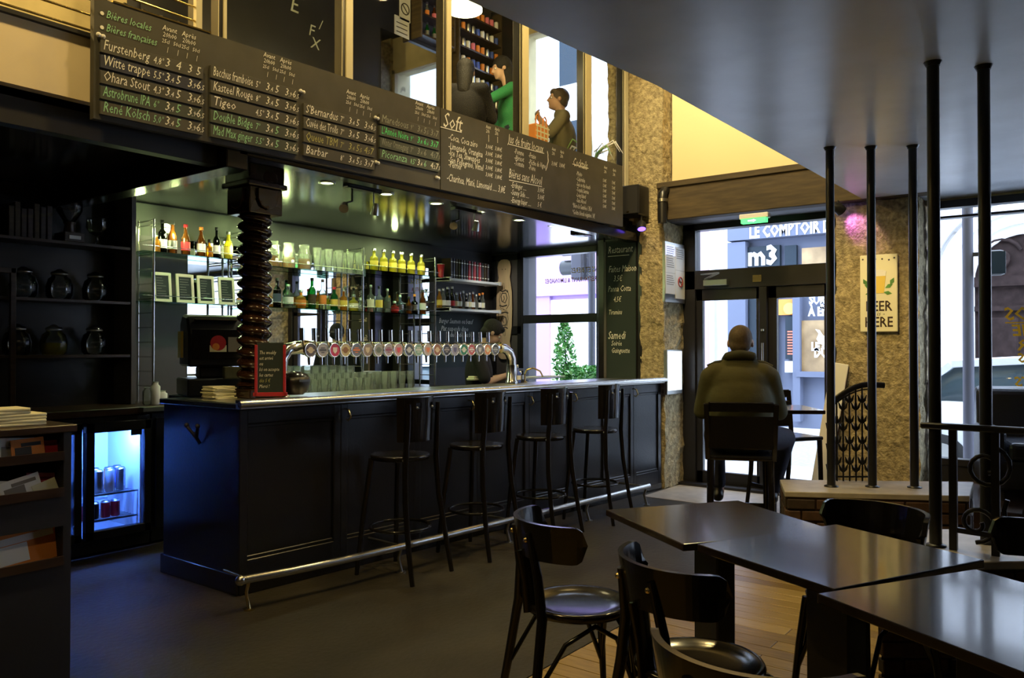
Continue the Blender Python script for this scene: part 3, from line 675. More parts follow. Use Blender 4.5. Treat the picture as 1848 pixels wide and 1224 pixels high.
k = MB(); k.box(-.07, -.09, 0, .07, .08, .07); k.lathe([(.04, .07), (.032, .13), (.045, .15)], 14); k.build('body', 'brownwood', gr, bev=.004)
k = MB(); k.lathe([(.036, .15), (.085, .23), (.09, .28)], 16); k.build('hopper', 'jar', gr)
k = MB(); k.box(-.04, -.095, .02, .04, -.09, .045); k.build('label_plate', 'paper', gr)
p = at(175, 435, Y=6.08); gb = thing('glass_goblet', 'large glass goblet on the top cabinet shelf beside the grinder', 'glass', (p.x, 6.08, 2.215))
k = MB(); k.lathe([(.05, 0), (.05, .006), (.01, .02), (.01, .07), (.05, .09), (.075, .13), (.07, .2)], 18, caps=False); k.build('bowl', 'jar', gb)
for i in range(7):
    p = at(14+i*11.5, 430, Y=6.1); k = MB(); h = random.uniform(.20, .25); k.box(-.017, -.08, 0, .017, .08, h); bk = tag(k.build('book', random.choice(('brownwood', 'beam', 'brownwood', 'olive2')), None, .003), f'{ORD[i]} dark book from the left on the top cabinet shelf', 'book', 'books in the dark cabinet'); bk.location = (p.x, 6.12, 2.215)
    k = MB(); k.box(-.0165, -.0815, h*.7, .0165, -.08, h*.8); k.build('spine_band', 'beam', bk)

# mirror and glass shelving
b = MB(); b.box(3.72, 6.275, 1.021, 6.70, 6.298, 2.36); mi = tag(b.build('back_bar_mirror', 'mirror'), 'wide wall mirror behind the bottle shelves of the bar', 'mirror')
b = MB(); b.box(3.13, 6.27, 2.36, 4.25, 6.298, 2.62); b.box(4.25, 6.27, 2.36, 6.75, 6.298, 2.62, 2); b.box(3.13, 6.27, 1.02, 3.71, 6.298, 2.36, 1); struct('trim_bulkhead', b, ['greenwall', 'greywall', 'darkpaint'])
def unit(label, xs, shelves, zt_):
    t = thing('glass_shelf_unit', label, 'shelf unit', ((xs[0]+xs[-1])/2, 6.12, 1.02))
    for x in xs:
        u = MB(); u.cyl((x, 6.0, 1.02), (x, 6.0, zt_), .011, 8); u.cyl((x, 6.23, 1.02), (x, 6.23, zt_), .009, 8)
        z = 1.15
        while z < zt_: u.cyl((x, 6.0, z), (x, 6.23, z), .005, 6); z += .115
        u.cyl((x, 6.0, zt_-.01), (x, 6.23, zt_-.01), .008, 6); u.build('upright', 'chrome', t, world=True)
    for x0, x1, z in shelves:
        u = MB(); u.box(x0, 5.985, z-.010, x1, 6.25, z); u.build('glass_shelf', 'shelfglass', t, world=True)
        u = MB(); u.cyl((x0, 5.995, z+.045), (x1, 5.995, z+.045), .003, 6); u.build('guard_rail', 'chrome', t, world=True)
unit('chrome ladder shelving with glass shelves left of the screw column', (3.27, 4.08), ((3.18, 4.10, 2.205), (3.18, 4.10, 1.815)), 2.46)
unit('chrome ladder shelving with glass shelves between screw column and white shelves', (4.32, 5.44, 6.50), ((4.28, 5.44, 2.18), (5.44, 6.56, 2.24), (4.28, 6.56, 1.815)), 2.45)
# small halogen lamps over the shelves
for i, (x, z) in enumerate(((3.17, 2.44), (3.46, 2.45), (4.02, 2.40), (4.52, 2.42))):
    t = thing('shelf_lamp', f'{ORD[i]} small lit halogen lamp from the left over the bottle shelves', 'lamp', (x, 6.16, z), 0, 'halogen lamps over the bottle shelves')
    k = MB(); k.lathe([(.02, .0), (.045, -.03)], 12, caps=False); k.cyl((0, 0, 0), (0, .1, .02), .006, 6); k.build('housing', 'steel', t)
    k = MB(); k.ball((0, 0, -.028), .030 if i != 1 else .04); k.build('bulb', 'bulbg', t)
    lamp('POINT', 'shelf_lamp_light', (x, 6.02, z-.08), 5, GRN, .03)
lamp('AREA', 'shelf_fill_strip', (5.2, 5.95, 2.60), 16, GRN, 2.4, aim=(5.2, 6.12, 1.0), size_y=.05)  # added fill strip without a fixture, brightens bottles and glasses
for x in (3.65, 4.9, 6.1): lamp('SPOT', 'bar_fill_light', (x, 5.35, 2.60), 26, (1, .95, .62), .04, aim=(x, 6.15, 1.75), spot=95, blend=.8)  # added fill spots without fixtures, aimed at the shelves
lamp('SPOT', 'bar_fill_light', (6.7, 5.55, 2.60), 30, (1, .90, .68), .04, aim=(7.87, 6.0, 1.85), spot=60, blend=.8)  # added fill spot without a fixture, brightens the longboard
lamp('POINT', 'shelf_lamp_light', (6.0, 6.12, 2.50), 2.0, GRN, .03)
# ------------------------------------------------------------------ bottles and glasses
def bottle(name, label, loc, prof, m, lab=None, lz=(.05, .12), cap=None, group=None, sy=1, n=14, capz=None, fill=None):
    """lathe bottle: body, paper label, cap"""
    t = thing(name, label, 'bottle', loc, random.uniform(-.3, .3), group)
    k = MB(); k.lathe(prof, n, 0, None, 1, sy); k.build('body', m, t)
    if lab:
        R = max(r for r, z in prof)+.0012
        k = MB(); k.lathe([(R, lz[0]), (R, lz[1])], n, 0, None, 1, sy, caps=False); k.build('label', lab, t)
    if cap:
        r, z = prof[-1]; k = MB(); k.lathe([(r+.003, z-.02), (r+.003, z+.006), (.001, z+.008)], 10); k.build('cap', cap, t)
    if fill:
        k = MB(); k.lathe([(r*.9, max(z, .004)) for r, z in prof if z <= fill[1]]+[(.001, fill[1])], n, 0, None, 1, sy); k.build('contents', fill[0], t)
    return t
def P_beer(h=.25, r=.033): return [(r*.9, 0), (r, .006), (r, h*.55), (r*.55, h*.72), (r*.42, h*.8), (r*.42, h)]
def P_wine(h=.28, r=.036): return [(r*.9, 0), (r, .006), (r, h*.58), (r*.85, h*.66), (r*.4, h*.74), (r*.38, h)]
def P_squat(h=.2, r=.05): return [(r*.9, 0), (r, .008), (r, h*.55), (r*.9, h*.62), (r*.35, h*.72), (r*.3, h*.78), (r*.34, h)]
def P_flask(h=.24, r=.042): return [(r*.9, 0), (r, .008), (r, h*.60), (r*.35, h*.70), (r*.33, h)]
# beer and spirit bottles on the upper glass shelf, left bay
for px, top, pf, m, lab, cap, txt in (
  (283, 425, P_squat(.15, .028), 'g_amber', None, 'steel', 'small amber bottle behind the ladder upright'),
  (293, 404, P_wine(.26, .034), 'g_dark', 'paper', 'plastic', 'dark bottle with pale label'),
  (311, 404, P_beer(.26, .036), 'g_brown', 'steel', 'steel', 'brown beer bottle with grey label'),
  (335, 406, P_beer(.25, .036), 'g_brown', 'red', 'red', 'beer bottle with red label'),
  (363, 411, P_beer(.245, .034), 'g_brown', 'paper', 'orange', 'brown bottle with orange neck and white label'),
  (378, 430, P_squat(.15, .030), 'g_amber', None, 'plastic', 'short brown flask'),
  (391, 414, P_wine(.26, .030), 'g_dark', 'paper', 'plastic', 'slim black bottle with white label'),
  (412, 420, P_beer(.235, .036), 'g_yellow', 'yellow', 'steel', 'golden yellow bottle')):
    p = at(px, 460, Y=6.08); bottle('bottle', txt+' on the top shelf left of the column', (p.x, 6.08, 2.206), pf, m, lab, (.04, .11), cap, 'bottles on the top shelf left of the column')
# four framed price cards
for i, px in enumerate((294.5, 336, 373.5, 411)):
    p = at(px, 540, Y=6.04)
    t = thing('framed_card', f'{ORD[i]} cream framed black card from the left on the lower glass shelf', 'frame', (p.x, 6.04, 1.817), 0, 'cream framed cards')
    X = Matrix.Rotation(-.10, 4, 'X')
    k = MB()
    for a in ((-.078, 0, -.055, .235), (.055, 0, .078, .235), (-.055, 0, .055, .024), (-.055, .211, .055, .235)): k.box(a[0], 0, a[1], a[2], .014, a[3], 0, X)
    k.build('frame', 'cream', t, bev=.002)
    k = MB(); k.box(-.056, .006, .022, .056, .012, .213, 0, X); c = k.build('card', 'greenboard', t)
    k = MB()
    for j in range(8):
        wd = random.uniform(.04, .085); k.box(-.044, .0045, .19-j*.021, -.044+wd, .0055, .193-j*.021, 0, X)
    k.build('lettering', 'chalkdim', c)['kind'] = 'stuff'
# big glass dispensers with honey-coloured spirit, then beer glasses, upper shelf of the middle bay
for i, px in enumerate((492, 521, 549)):
    p = at(px, 480, Y=6.08); t = thing('glass_decanter', f'{ORD[i]} glass carafe half full of amber drink from the screw column', 'carafe', (p.x, 6.08, 2.182), 0, 'carafes on the top shelf')
    k = MB(); k.lathe([(.055, 0), (.06, .01), (.06, .15), (.045, .2), (.05, .235)], 16, caps=False); k.lathe([(.001, .001), (.055, .001)], 16, caps=False); k.build('body', 'glass', t)
    k = MB(); k.lathe([(.052, .006), (.057, .014), (.057, .10), (.001, .10)], 16); k.build('contents', 'g_amber', t)
    k = MB(); k.ball((0, -.0605, .062), (.018, .002, .016)); k.build('label', 'paper', t)
def glass(label, loc, h=.2, r=.036, group=None, proto={}):
    key = (round(h, 3), round(r, 3))
    if key not in proto:
        t = thing('beer_glass', label, 'glass', loc, 0, group)
        k = MB(); k.lathe([(r*.75, 0), (r*.78, .012), (r*.72, h*.3), (r, h*.75), (r*.97, h)], 14, caps=False); k.lathe([(.001, .010), (r*.75, .010)], 14, caps=False); k.lathe([(.001, .001), (r*.75, .001)], 14, caps=False); k.build('body', 'glass', t)
        k = MB(); k.tube([(r*.97*math.cos(a*PI/7), r*.97*math.sin(a*PI/7), h) for a in range(14)], .0016, 5, closed=True); k.build('rim', 'glass', t)
        proto[key] = t; return t
    return dup(proto[key], loc, 0, label, group)
G1 = 'beer glasses on the top shelf'
for r_, (y, pxs) in enumerate(((6.04, (572, 593, 612, 632, 648)), (6.16, (582, 602, 621, 640, 654)))):
    for px in pxs:
        p = at(px, 475, Y=y); glass('clear beer glass among the two rows on the top shelf by the yellow bottles', (p.x, y, 2.1815), .215, .042, G1)
for i, px in enumerate((675, 692.5, 709, 725, 742, 760)):
    p = at(px, 487, Y=6.06); bottle('liqueur_bottle', f'{ORD[i]} yellow liqueur bottle from the left in the row on top shelf', (p.x, 6.06, 2.242), P_squat(.22, .042)[:3]+[(.040, .135), (.017, .155), (.016, .2), (.019, .205), (.019, .22)], 'g_yellow', 'yellow', (.05, .10), 'steel', 'yellow liqueur bottles')
# lower shelf of the same bays
for px, h, kind, m, lab, cap, txt in (
  (482, .15, 's', 'g_amber', 'paper', 'steel', 'small amber bottle beside the screw column'), (500, .26, 'w', 'g_dark', 'slateblue', 'plastic', 'dark bottle with round teal label'),
  (520, .21, 's', 'g_clear', 'paper', 'steel', 'squat clear bottle with white label'), (543, .17, 's', 'g_amber', 'orange', 'steel', 'round-shouldered amber whisky bottle'),
  (563, .29, 'w', 'g_green', 'beam', 'plastic', 'tall green bottle with black neck'), (582, .285, 'f', 'g_clear', 'orange', 'brownwood', 'tall clear bottle with orange label'),
  (603, .22, 'w', 'g_green', 'yellow', 'red', 'green bottle with yellow label and red cap'), (620, .21, 'f', 'g_amber', 'yellow', 'steel', 'amber bottle with yellow label'),
  (638, .16, 's', 'g_yellow', 'cream', 'steel', 'squat bottle with broad cream label'), (650, .13, 'f', 'g_clear', None, 'steel', 'small clear bottle by the middle upright'),
  (669, .27, 'f', 'g_clear', 'cream', 'steel', 'tall clear bottle with slim cream label'), (684, .265, 'f', 'g_clear', 'yellow', 'plastic', 'clear bottle with yellowish label'),
  (699, .245, 'f', 'g_clear', 'greenwall', 'steel', 'clear bottle with pale green label'), (712, .12, 's', 'g_red', 'red', 'steel', 'short bottle of red drink'),
  (722, .19, 'f', 'g_blue', 'steel', 'steel', 'pale blue gin bottle'), (738, .18, 'f', 'g_brown', 'brownwood', 'plastic', 'brown bottle with dark label'),
  (748, .21, 'f', 'g_dark', 'steel', 'orange', 'dark bottle with orange cap'), (763, .26, 'w', 'g_brown', 'paper', 'plastic', 'tall brown bottle at the end of the shelf')):
    pf = {'s': P_squat, 'w': P_wine, 'f': P_flask}[kind](h, {'s': .048, 'w': .036, 'f': .036}[kind])
    p = at(px, 555, Y=6.08); bottle('spirit_bottle', txt+' on the lower glass shelf', (p.x, 6.08, 1.817), pf, m, lab, (h*.18, h*.48), cap, 'spirit bottles on the lower glass shelf')
# glasses standing on the back counter
G2 = 'glasses on the back counter'
for (y, x0, n, h, r) in ((5.80, 4.15, 12, .14, .040), (5.92, 4.2, 16, .19, .040), (6.08, 4.6, 8, .25, .044)):
    for i in range(n): glass('clear glass among the rows of glasses on the back counter', (x0+i*.107+random.uniform(-.006, .006), y, 1.0215), h, r, G2)
for i in range(7): glass('clear glass in the short rows near the barman on the back counter', (5.55+(i % 4)*.12, 5.80+.12*(i//4), 1.0215), .19, .040, G2)
# white shelves at the right
ws = thing('wall_shelf_pair', 'pair of white wall shelves with menus and small bottles beside the skateboard', 'shelf', (7.3, 6.2, 1.9))
for z in (1.905, 2.25):
    k = MB(); k.box(6.80, 6.06, z-.028, 7.72, 6.295, z); k.build('shelf', 'white', ws, world=True, bev=.002)
    k = MB(); k.box(7.72, 6.05, z-.034, 7.755, 6.295, z+.012); k.build('end_bracket', 'white', ws, world=True, bev=.002)
    k = MB(); k.box(6.80, 6.05, z-.034, 6.825, 6.295, z+.012); k.build('end_bracket', 'white', ws, world=True, bev=.002)
rc = ['brownwood', 'plastic', 'beam', 'olive', 'blackwood', 'brownwood', 'darkpaint', 'red', 'brownwood', 'red', 'brownwood', 'red', 'darkpaint', 'beam', 'brownwood']
for i in range(15):
    p = at(809+i*4.7, 505, Y=6.15); k = MB(); h = .235-.001*i; k.box(-.015, -.075, 0, .015, .075, h); o = tag(k.build('menu_folder', rc[i], None, .003), f'{ORD[i]} thin folder from the left on the upper white shelf', 'folder', 'folders on the upper white shelf'); o.location = (p.x, 6.17, 2.2505)
    k = MB(); k.box(-.0155, -.0765, h*.15, .0155, -.0755, h*.19); k.box(-.0155, -.0765, h*.8, .0155, -.0755, h*.84); k.build('spine_band', 'cream', o)
p = at(797, 500, Y=6.10); rcup = thing('red_cup', 'small red cup at the left end of the upper white shelf', 'cup', (p.x+.02, 6.13, 2.2505)); k = MB(); k.lathe([(.03, 0), (.043, .15), (.040, .15), (.028, .006), (.001, .006)], 14); k.build('body', 'red', rcup); k = MB(); k.tube([(.044*math.cos(a*PI/7), .044*math.sin(a*PI/7), .15) for a in range(14)], .002, 5, closed=True); k.build('rim', 'paper', rcup)
sb = [(793, .21, 'g_amber', 'yellow'), (800, .22, 'g_clear', 'paper'), (808, .24, 'g_dark', 'paper'), (816, .25, 'g_dark', 'red')]+[(824+i*5.9, .185+.012*(i % 3), ('g_clear', 'g_brown', 'g_clear', 'g_dark')[i % 4], ('cream', 'paper', 'greenwall', 'paper')[i % 4]) for i in range(9)]
for i, (px, h, m, lab) in enumerate(sb):
    p = at(px, 557, Y=6.14); bottle('small_bottle', f'{ORD[i]} bottle from the left on the lower white shelf', (p.x, 6.14, 1.9055), P_beer(h, .026 if i > 3 else .033), m, lab, (.03, .09), 'orange' if i > 10 else 'steel', 'bottles on the lower white shelf', n=12)
# teal chalk board on the wall behind the barman
cb = thing('teal_chalkboard', 'teal chalkboard on the wall behind the barman under the white shelves', 'chalkboard', (7.2, 6.28, 1.35))
k = MB(); k.box(6.74, 6.285, 1.22, 7.82, 6.299, 1.86); k.build('panel', 'greenboard', cb, world=True)
k = MB()
for s, px, py in (('Burger Saumon ou bœuf', 792, 583), ('Plat suspendu dispo', 796, 597), ('demandez au bar', 812, 608)):
    p = at(px, py, Y=6.282); k.text(s, .085, basis(p, (1, 0, 0), (0, 0, 1)), 0, .3, sx=.72)
k.build('lettering', 'chalk', cb, world=True)
# longboard hung upright on the street wall
sk = thing('longboard', 'pale wooden longboard with black ink drawing hung upright by the bar window', 'skateboard', (7.87, 6.09, 1.93))
half = [(.0, .625), (.05, .62), (.088, .59), (.105, .53), (.098, .46), (.086, .40), (.10, .33), (.118, .22), (.124, 0)]
outl = half+[(x, -y) for x, y in half[-2::-1]]
outl = outl+[(-x, y) for x, y in outl[-2:0:-1]]
X = basis((0, 0, 0), (0, -1, 0), (0, 0, 1))
k = MB(); k.prism(outl, 0, .014, 0, X); k.build('deck', 'maple', sk, bev=.004)
k = MB()
for sgn in (1, -1):
    for dx in (-.025, .025):
        for dz in (.50, .53)[:1]: k.lathe([(.006, .0), (.006, .003)], 8, 0, X @ Matrix.Translation((dx, dz*sgn, .014)))
k.build('truck_bolts', 'ink', sk)
k = MB()
def ink(pts, r=.006): k.tube([X @ V((x, y, .0145)) for x, y in pts], r, 5, flat=.12)
for s in (1, -1):
    ink([(-.02*s, .33*s), (-.03*s, .25*s), (.02*s, .22*s), (.0, .33*s), (-.02*s, .33*s)])
    ink([(-.05*s, .21*s), (-.07*s, .12*s), (-.05*s, .02*s), (.01*s, .0)], .008); ink([(.06*s, .24*s), (.085*s, .15*s), (.08*s, .05*s), (.04*s, .0)], .010)
    ink([(-.03*s, .2*s), (.03*s, .2*s), (.05*s, .14*s), (.02*s, .08*s), (-.03*s, .1*s), (-.045*s, .16*s), (-.03*s, .2*s)], .007)
    ink([(-.06*s, .24*s), (-.02*s, .22*s), (.03*s, .24*s), (.06*s, .21*s)], .009); ink([(-.07*s, .05*s), (-.02*s, .035*s), (.05*s, .05*s)], .009)
    ink([(0, .17*s), (.012*s, .13*s), (-.01*s, .10*s)], .012)
k.build('drawing', 'ink', sk)['kind'] = 'stuff'

# ------------------------------------------------------------------ beer tower with its row of taps
tw = thing('beer_tower', 'long chrome beer tower with twenty taps arching over the counter', 'beer tap', (4.5, 4.42, 1.125))
TY = 4.40
b = MB(); b.tube([(3.27, TY, 1.13), (3.27, TY, 1.30), (3.28, TY, 1.38), (3.32, TY, 1.435), (3.40, TY, 1.452), (3.55, TY, 1.452)], .045, 14); b.tube([(3.55, TY, 1.452), (5.58, TY, 1.452)], .040, 14)
b.tube([(5.58, TY, 1.452), (5.68, TY, 1.445), (5.75, TY, 1.41), (5.785, TY, 1.35), (5.79, TY, 1.26)], .042, 14); b.build('pipe', 'chrome', tw, world=True)
for x in (3.27, 5.79):
    b = MB(); b.lathe([(.060, 0), (.060, .02), (.05, .03), (.05, .17)], 16, 0, Matrix.Translation((x, TY, 1.126))); b.build('foot', 'chrome' if x > 4 else 'brass', tw, world=True)
for x in (3.47, 5.60):
    b = MB(); b.lathe([(.052, -.015), (.052, .015)], 14, 0, Matrix.Translation((x, TY, 1.452)) @ Matrix.Rotation(PI/2, 4, 'Y')); b.build('collar', 'brass', tw, world=True)
mpx = [553, 575, 597, 616, 636, 656, 676, 694, 712, 731, 748, 765, 782, 799, 814, 830, 844, 859, 873, 887]
mcol = [(.10, .07, .05), (.45, .43, .40), (.55, .02, .04), (.62, .52, .22), (.16, .18, .20), (.34, .26, .18), (.40, .40, .34), (.48, .42, .42), (.60, .38, .34), (.06, .07, .06), (.30, .50, .36), (.62, .50, .42), (.36, .15, .06), (.035, .03, .03), (.36, .36, .45), (.02, .22, .09), (.55, .10, .09), (.20, .21, .23), (.75, .32, .12), (.12, .13, .15)]
mark = [(.6, .5, .3), (.12, .12, .14), (.85, .75, .7), (.3, .15, .05), (.75, .25, .10), (.7, .6, .4), (.2, .25, .2), (.35, .1, .15), (.75, .12, .15), (.55, .55, .5), (.75, .8, .7), (.8, .3, .15), (.75, .6, .35), (.4, .35, .3), (.15, .15, .3), (.7, .75, .6), (.85, .8, .75), (.6, .62, .65), (.9, .8, .5), (.5, .55, .55)]
for i, px in enumerate(mpx):
    x = at(px, 633, Y=TY-.06).x
    k = MB(); k.cyl((x, TY, 1.452), (x, TY-.075, 1.452), .016, 8); k.tube([(x, TY-.075, 1.462), (x+.004, TY-.08, 1.42), (x+.006, TY-.082, 1.335)], [.016, .013, .009], 8)
    k.cyl((x-.010, TY-.05, 1.46), (x-.012, TY-.03, 1.51), .008, 6); k.cyl((x-.012, TY-.03, 1.50), (x-.013, TY-.028, 1.585), .0175, 10); tp = k.build('tap', 'chrome', tw, world=True)
    ma = mat('tap_badge_%s' % ORD[i], mcol[i], .4); mb_ = mat('tap_badge_mark_%s' % ORD[i], mark[i], .5)
    k = MB(); X = Matrix.Translation((x, TY-.10, 1.435)) @ Matrix.Rotation(PI/2, 4, 'X')
    X = X @ Matrix.Scale(1.12, 4); k.lathe([(.045, -.012), (.045, .004), (.041, .007), (.039, .003)], 20, 0, X, caps=False); k.lathe([(.001, -.012), (.045, -.012)], 20, 0, X, caps=False); k.lathe([(.039, .003), (.001, .003)], 20, 1, X, caps=False)
    if i % 3 == 0: k.lathe([(.020, .0045), (.001, .0045)], 12, 2, X, caps=False); k.box(-.028, -.004, .004, .028, .004, .005, 2, X)
    elif i % 3 == 1: k.box(-.027, -.006, .004, .027, .006, .005, 2, X); k.box(-.016, .010, .004, .016, .016, .005, 2, X); k.box(-.012, -.018, .004, .012, -.012, .005, 2, X)
    else: k.prism([(-.018, .016), (.018, .016), (.015, -.008), (0, -.022), (-.015, -.008)], .004, .005, 2, X)
    k.build('badge', ['chrome', ma, mb_], tp, world=True)

# ------------------------------------------------------------------ things lying on the counter
p = at(487, 707, Z=1.146)
cs = thing('counter_chalkboard', 'small chalkboard in a red frame standing on the bar by the column', 'chalkboard', (3.065, 4.225, 1.147), -.62); cs.scale = (.9, .9, .98)
X = Matrix.Rotation(-.12, 4, 'X')
k = MB()
for a in ((-.105, 0, -.085, .33), (.085, 0, .105, .33), (-.115, 0, .115, .025)): k.box(a[0], -.010, a[1], a[2], .010, a[3], 0, X)
k.build('frame', 'red', cs, bev=.003)
k = MB(); k.box(-.09, -.004, .02, .09, .004, .345, 0, X); pn = k.build('panel', 'greenboard', cs)
k = MB()
for i, (s, c) in enumerate((('The weekly', 0), ('est arrivé', 0), ('ou', 0), ('Ici on accepte', 0), ('les cartes', 0), ('dès 5 €', 1), ('Merci !', 0))):
    k.text(s, .032, X @ basis((-.075, -.0055, .27-i*.036), (1, 0, 0), (0, 0, 1)), c, .25, sx=.75)
k.build('lettering', ['chalk', 'chalkyellow'], pn)
p = at(531, 703, Z=1.146)
bo = thing('black_bowl', 'black rounded ice bowl on the bar beside the tower foot', 'bowl', (at(533, 700, Y=4.26).x, 4.26, 1.147))
k = MB(); k.lathe([(.05, 0), (.075, .02), (.095, .08), (.09, .115), (.080, .115), (.085, .08), (.06, .02), (.001, .018)], 20); k.build('body', 'plastic', bo)
k = MB(); k.lathe([(.088, .116), (.07, .135), (.03, .15), (.001, .152)], 20); k.build('lid', 'satin', bo)
k = MB(); k.box(-.04, -.098, .085, .04, -.090, .10); k.build('label', 'slateblue', bo)
for i in range(9):
    k = MB(); a = random.uniform(-.12, .12); k.box(-.075, -.075, 0, .075, .075, .0085, 0, Matrix.Rotation(a, 4, 'Z'))
    o = tag(k.build('paper_napkin', 'cream', None, .0025), 'folded cream napkin in the small pile on the bar end', 'napkin', 'napkins on the bar end'); o.location = (2.945+random.uniform(-.008, .008), 4.60+random.uniform(-.01, .01), 1.1255+i*.0088)
# cash register
rg = thing('cash_register', 'black cash register with hooded till screen on the bar return', 'cash register', (3.17, 5.03, 1.123), -.35)
k = MB(); k.box(-.2, -.2, 0, .2, .2, .12); k.build('drawer_unit', 'plastic', rg, bev=.01)
k = MB(); k.box(-.10, -.08, .12, .10, .06, .2); k.build('stand', 'plastic', rg, bev=.01)
k = MB(); k.prism([(-.17, .20), (.15, .20), (.13, .50), (.05, .56), (-.10, .54), (-.17, .42)], -.19, .19, 0, Matrix.Rotation(PI/2, 4, 'Z') @ Matrix.Rotation(PI/2, 4, 'X')); k.build('hood', 'plastic', rg, bev=.015)
k = MB(); k.box(-.14, -.16, .515, .14, -.02, .525, 0, Matrix.Rotation(.0, 4, 'X')); k.build('hood_top', 'beam', rg, bev=.004)
k = MB(); k.box(-.17, -.196, .25, .17, -.182, .45); sc_ = k.build('screen', 'satin', rg)
k = MB(); k.lathe([(.001, .001), (.052, .001)], 18, 0, Matrix.Translation((-.005, -.198, .36)) @ Matrix.Rotation(PI/2, 4, 'X'), caps=False); k.box(-.06, -.1985, .30, .05, -.1975, .345, 1); k.lathe([(.001, .003), (.024, .003)], 12, 2, Matrix.Translation((-.02, -.198, .335)) @ Matrix.Rotation(PI/2, 4, 'X'), caps=False); k.build('round_sticker', ['red', 'cream', 'orange'], rg)
k = MB(); k.box(.06, -.2, .3, .17, -.195, .40); k.build('paper_sheet', 'inkgrey', rg)
k = MB(); k.box(-.215, -.05, .26, -.20, .06, .44); k.build('yellow_tag', 'yellow', rg)
k = MB(); k.box(.02, -.26, .12, .17, -.2, .20, 0, Matrix.Rotation(.0, 4, 'X')); k.build('receipt_printer', 'olive', rg, bev=.006)
k = MB(); k.box(.03, -.204, .125, .07, -.2025, .165); k.build('price_sticker', 'paper', rg)
# little bottles and cups at the back corner
for i, (px, h, m) in enumerate(((268, .13, 'g_clear'), (283, .17, 'paper'), (296, .10, 'paper'))):
    p = at(px, 733, Y=5.78); k = MB(); k.lathe([(.025, 0), (.032, .01), (.034, h*.8), (.02, h*.9), (.02, h)], 12); t = thing('counter_cup', ('small clear flask at the foot of the left shelf ladder', 'tall pale cup on the back counter by the ladder', 'short pale cup on the back counter by the ladder')[i], 'cup', (p.x, 5.80, 1.0215)); k.build('body', m, t); k = MB(); k.tube([(.02*math.cos(a*PI/5), .02*math.sin(a*PI/5), h) for a in range(10)], .003, 5, closed=True); k.build('rim', 'steel', t)
# barman's corner: cloth, tray rack, bottles
p = at(865, 687, Z=1.126); k = MB(); k.box(-.07, -.05, 0, .07, .05, .026); k.box(-.055, -.04, .026, .06, .045, .042); o = tag(k.build('folded_cloth', 'cream', None, .01, seg=2), 'folded cream bar cloth on the counter in front of the barman', 'cloth'); o.location = (p.x, p.y+.06, 1.127)
p = at(970, 684, Z=1.126); rk = thing('glass_drainer', 'low white wire drainer on the counter in front of the bar window', 'rack', (p.x, p.y+.05, 1.1265), -.08)
k = MB(); k.box(-.42, -.10, 0, .42, .10, .008); k.build('tray', 'steel', rk)
k = MB()
for i in range(36): k.cyl((-.41+i*.0234, -.09, .02), (-.41+i*.0234, .09, .02), .003, 5)
for y in (-.09, .09): k.cyl((-.42, y, .02), (.42, y, .02), .004, 6); k.cyl((-.4, y, .008), (-.4, y, .02), .003, 5); k.cyl((.4, y, .008), (.4, y, .02), .003, 5)
k.build('wire_grid', 'white', rk)
for i, (dx, h, m, lab, txt) in enumerate(((.10, .16, 'blue', 'paper', 'blue bottle beside the right foot of the beer tower'), (.19, .10, 'plastic', 'steel', 'short dark jug right of the blue bottle by the tower'))):
    bottle('counter_bottle', txt, (5.80+dx, 4.42+.03*i, 1.1265), P_flask(h, .036), m, lab, (.03, .07), 'steel')
k = MB(); k.tube([(6.02, 4.42, 1.127), (6.02, 4.42, 1.20), (6.04, 4.41, 1.245), (6.10, 4.38, 1.26), (6.17, 4.35, 1.23), (6.20, 4.34, 1.18)], .009, 8); k.lathe([(.025, 0), (.025, .012)], 12, 0, Matrix.Translation((6.02, 4.42, 1.1265))); k.cyl((6.02, 4.42, 1.17), (6.05, 4.46, 1.19), .006); tag(k.build('sink_tap', 'brass'), 'curved brass sink tap on the counter right of the beer tower', 'tap')

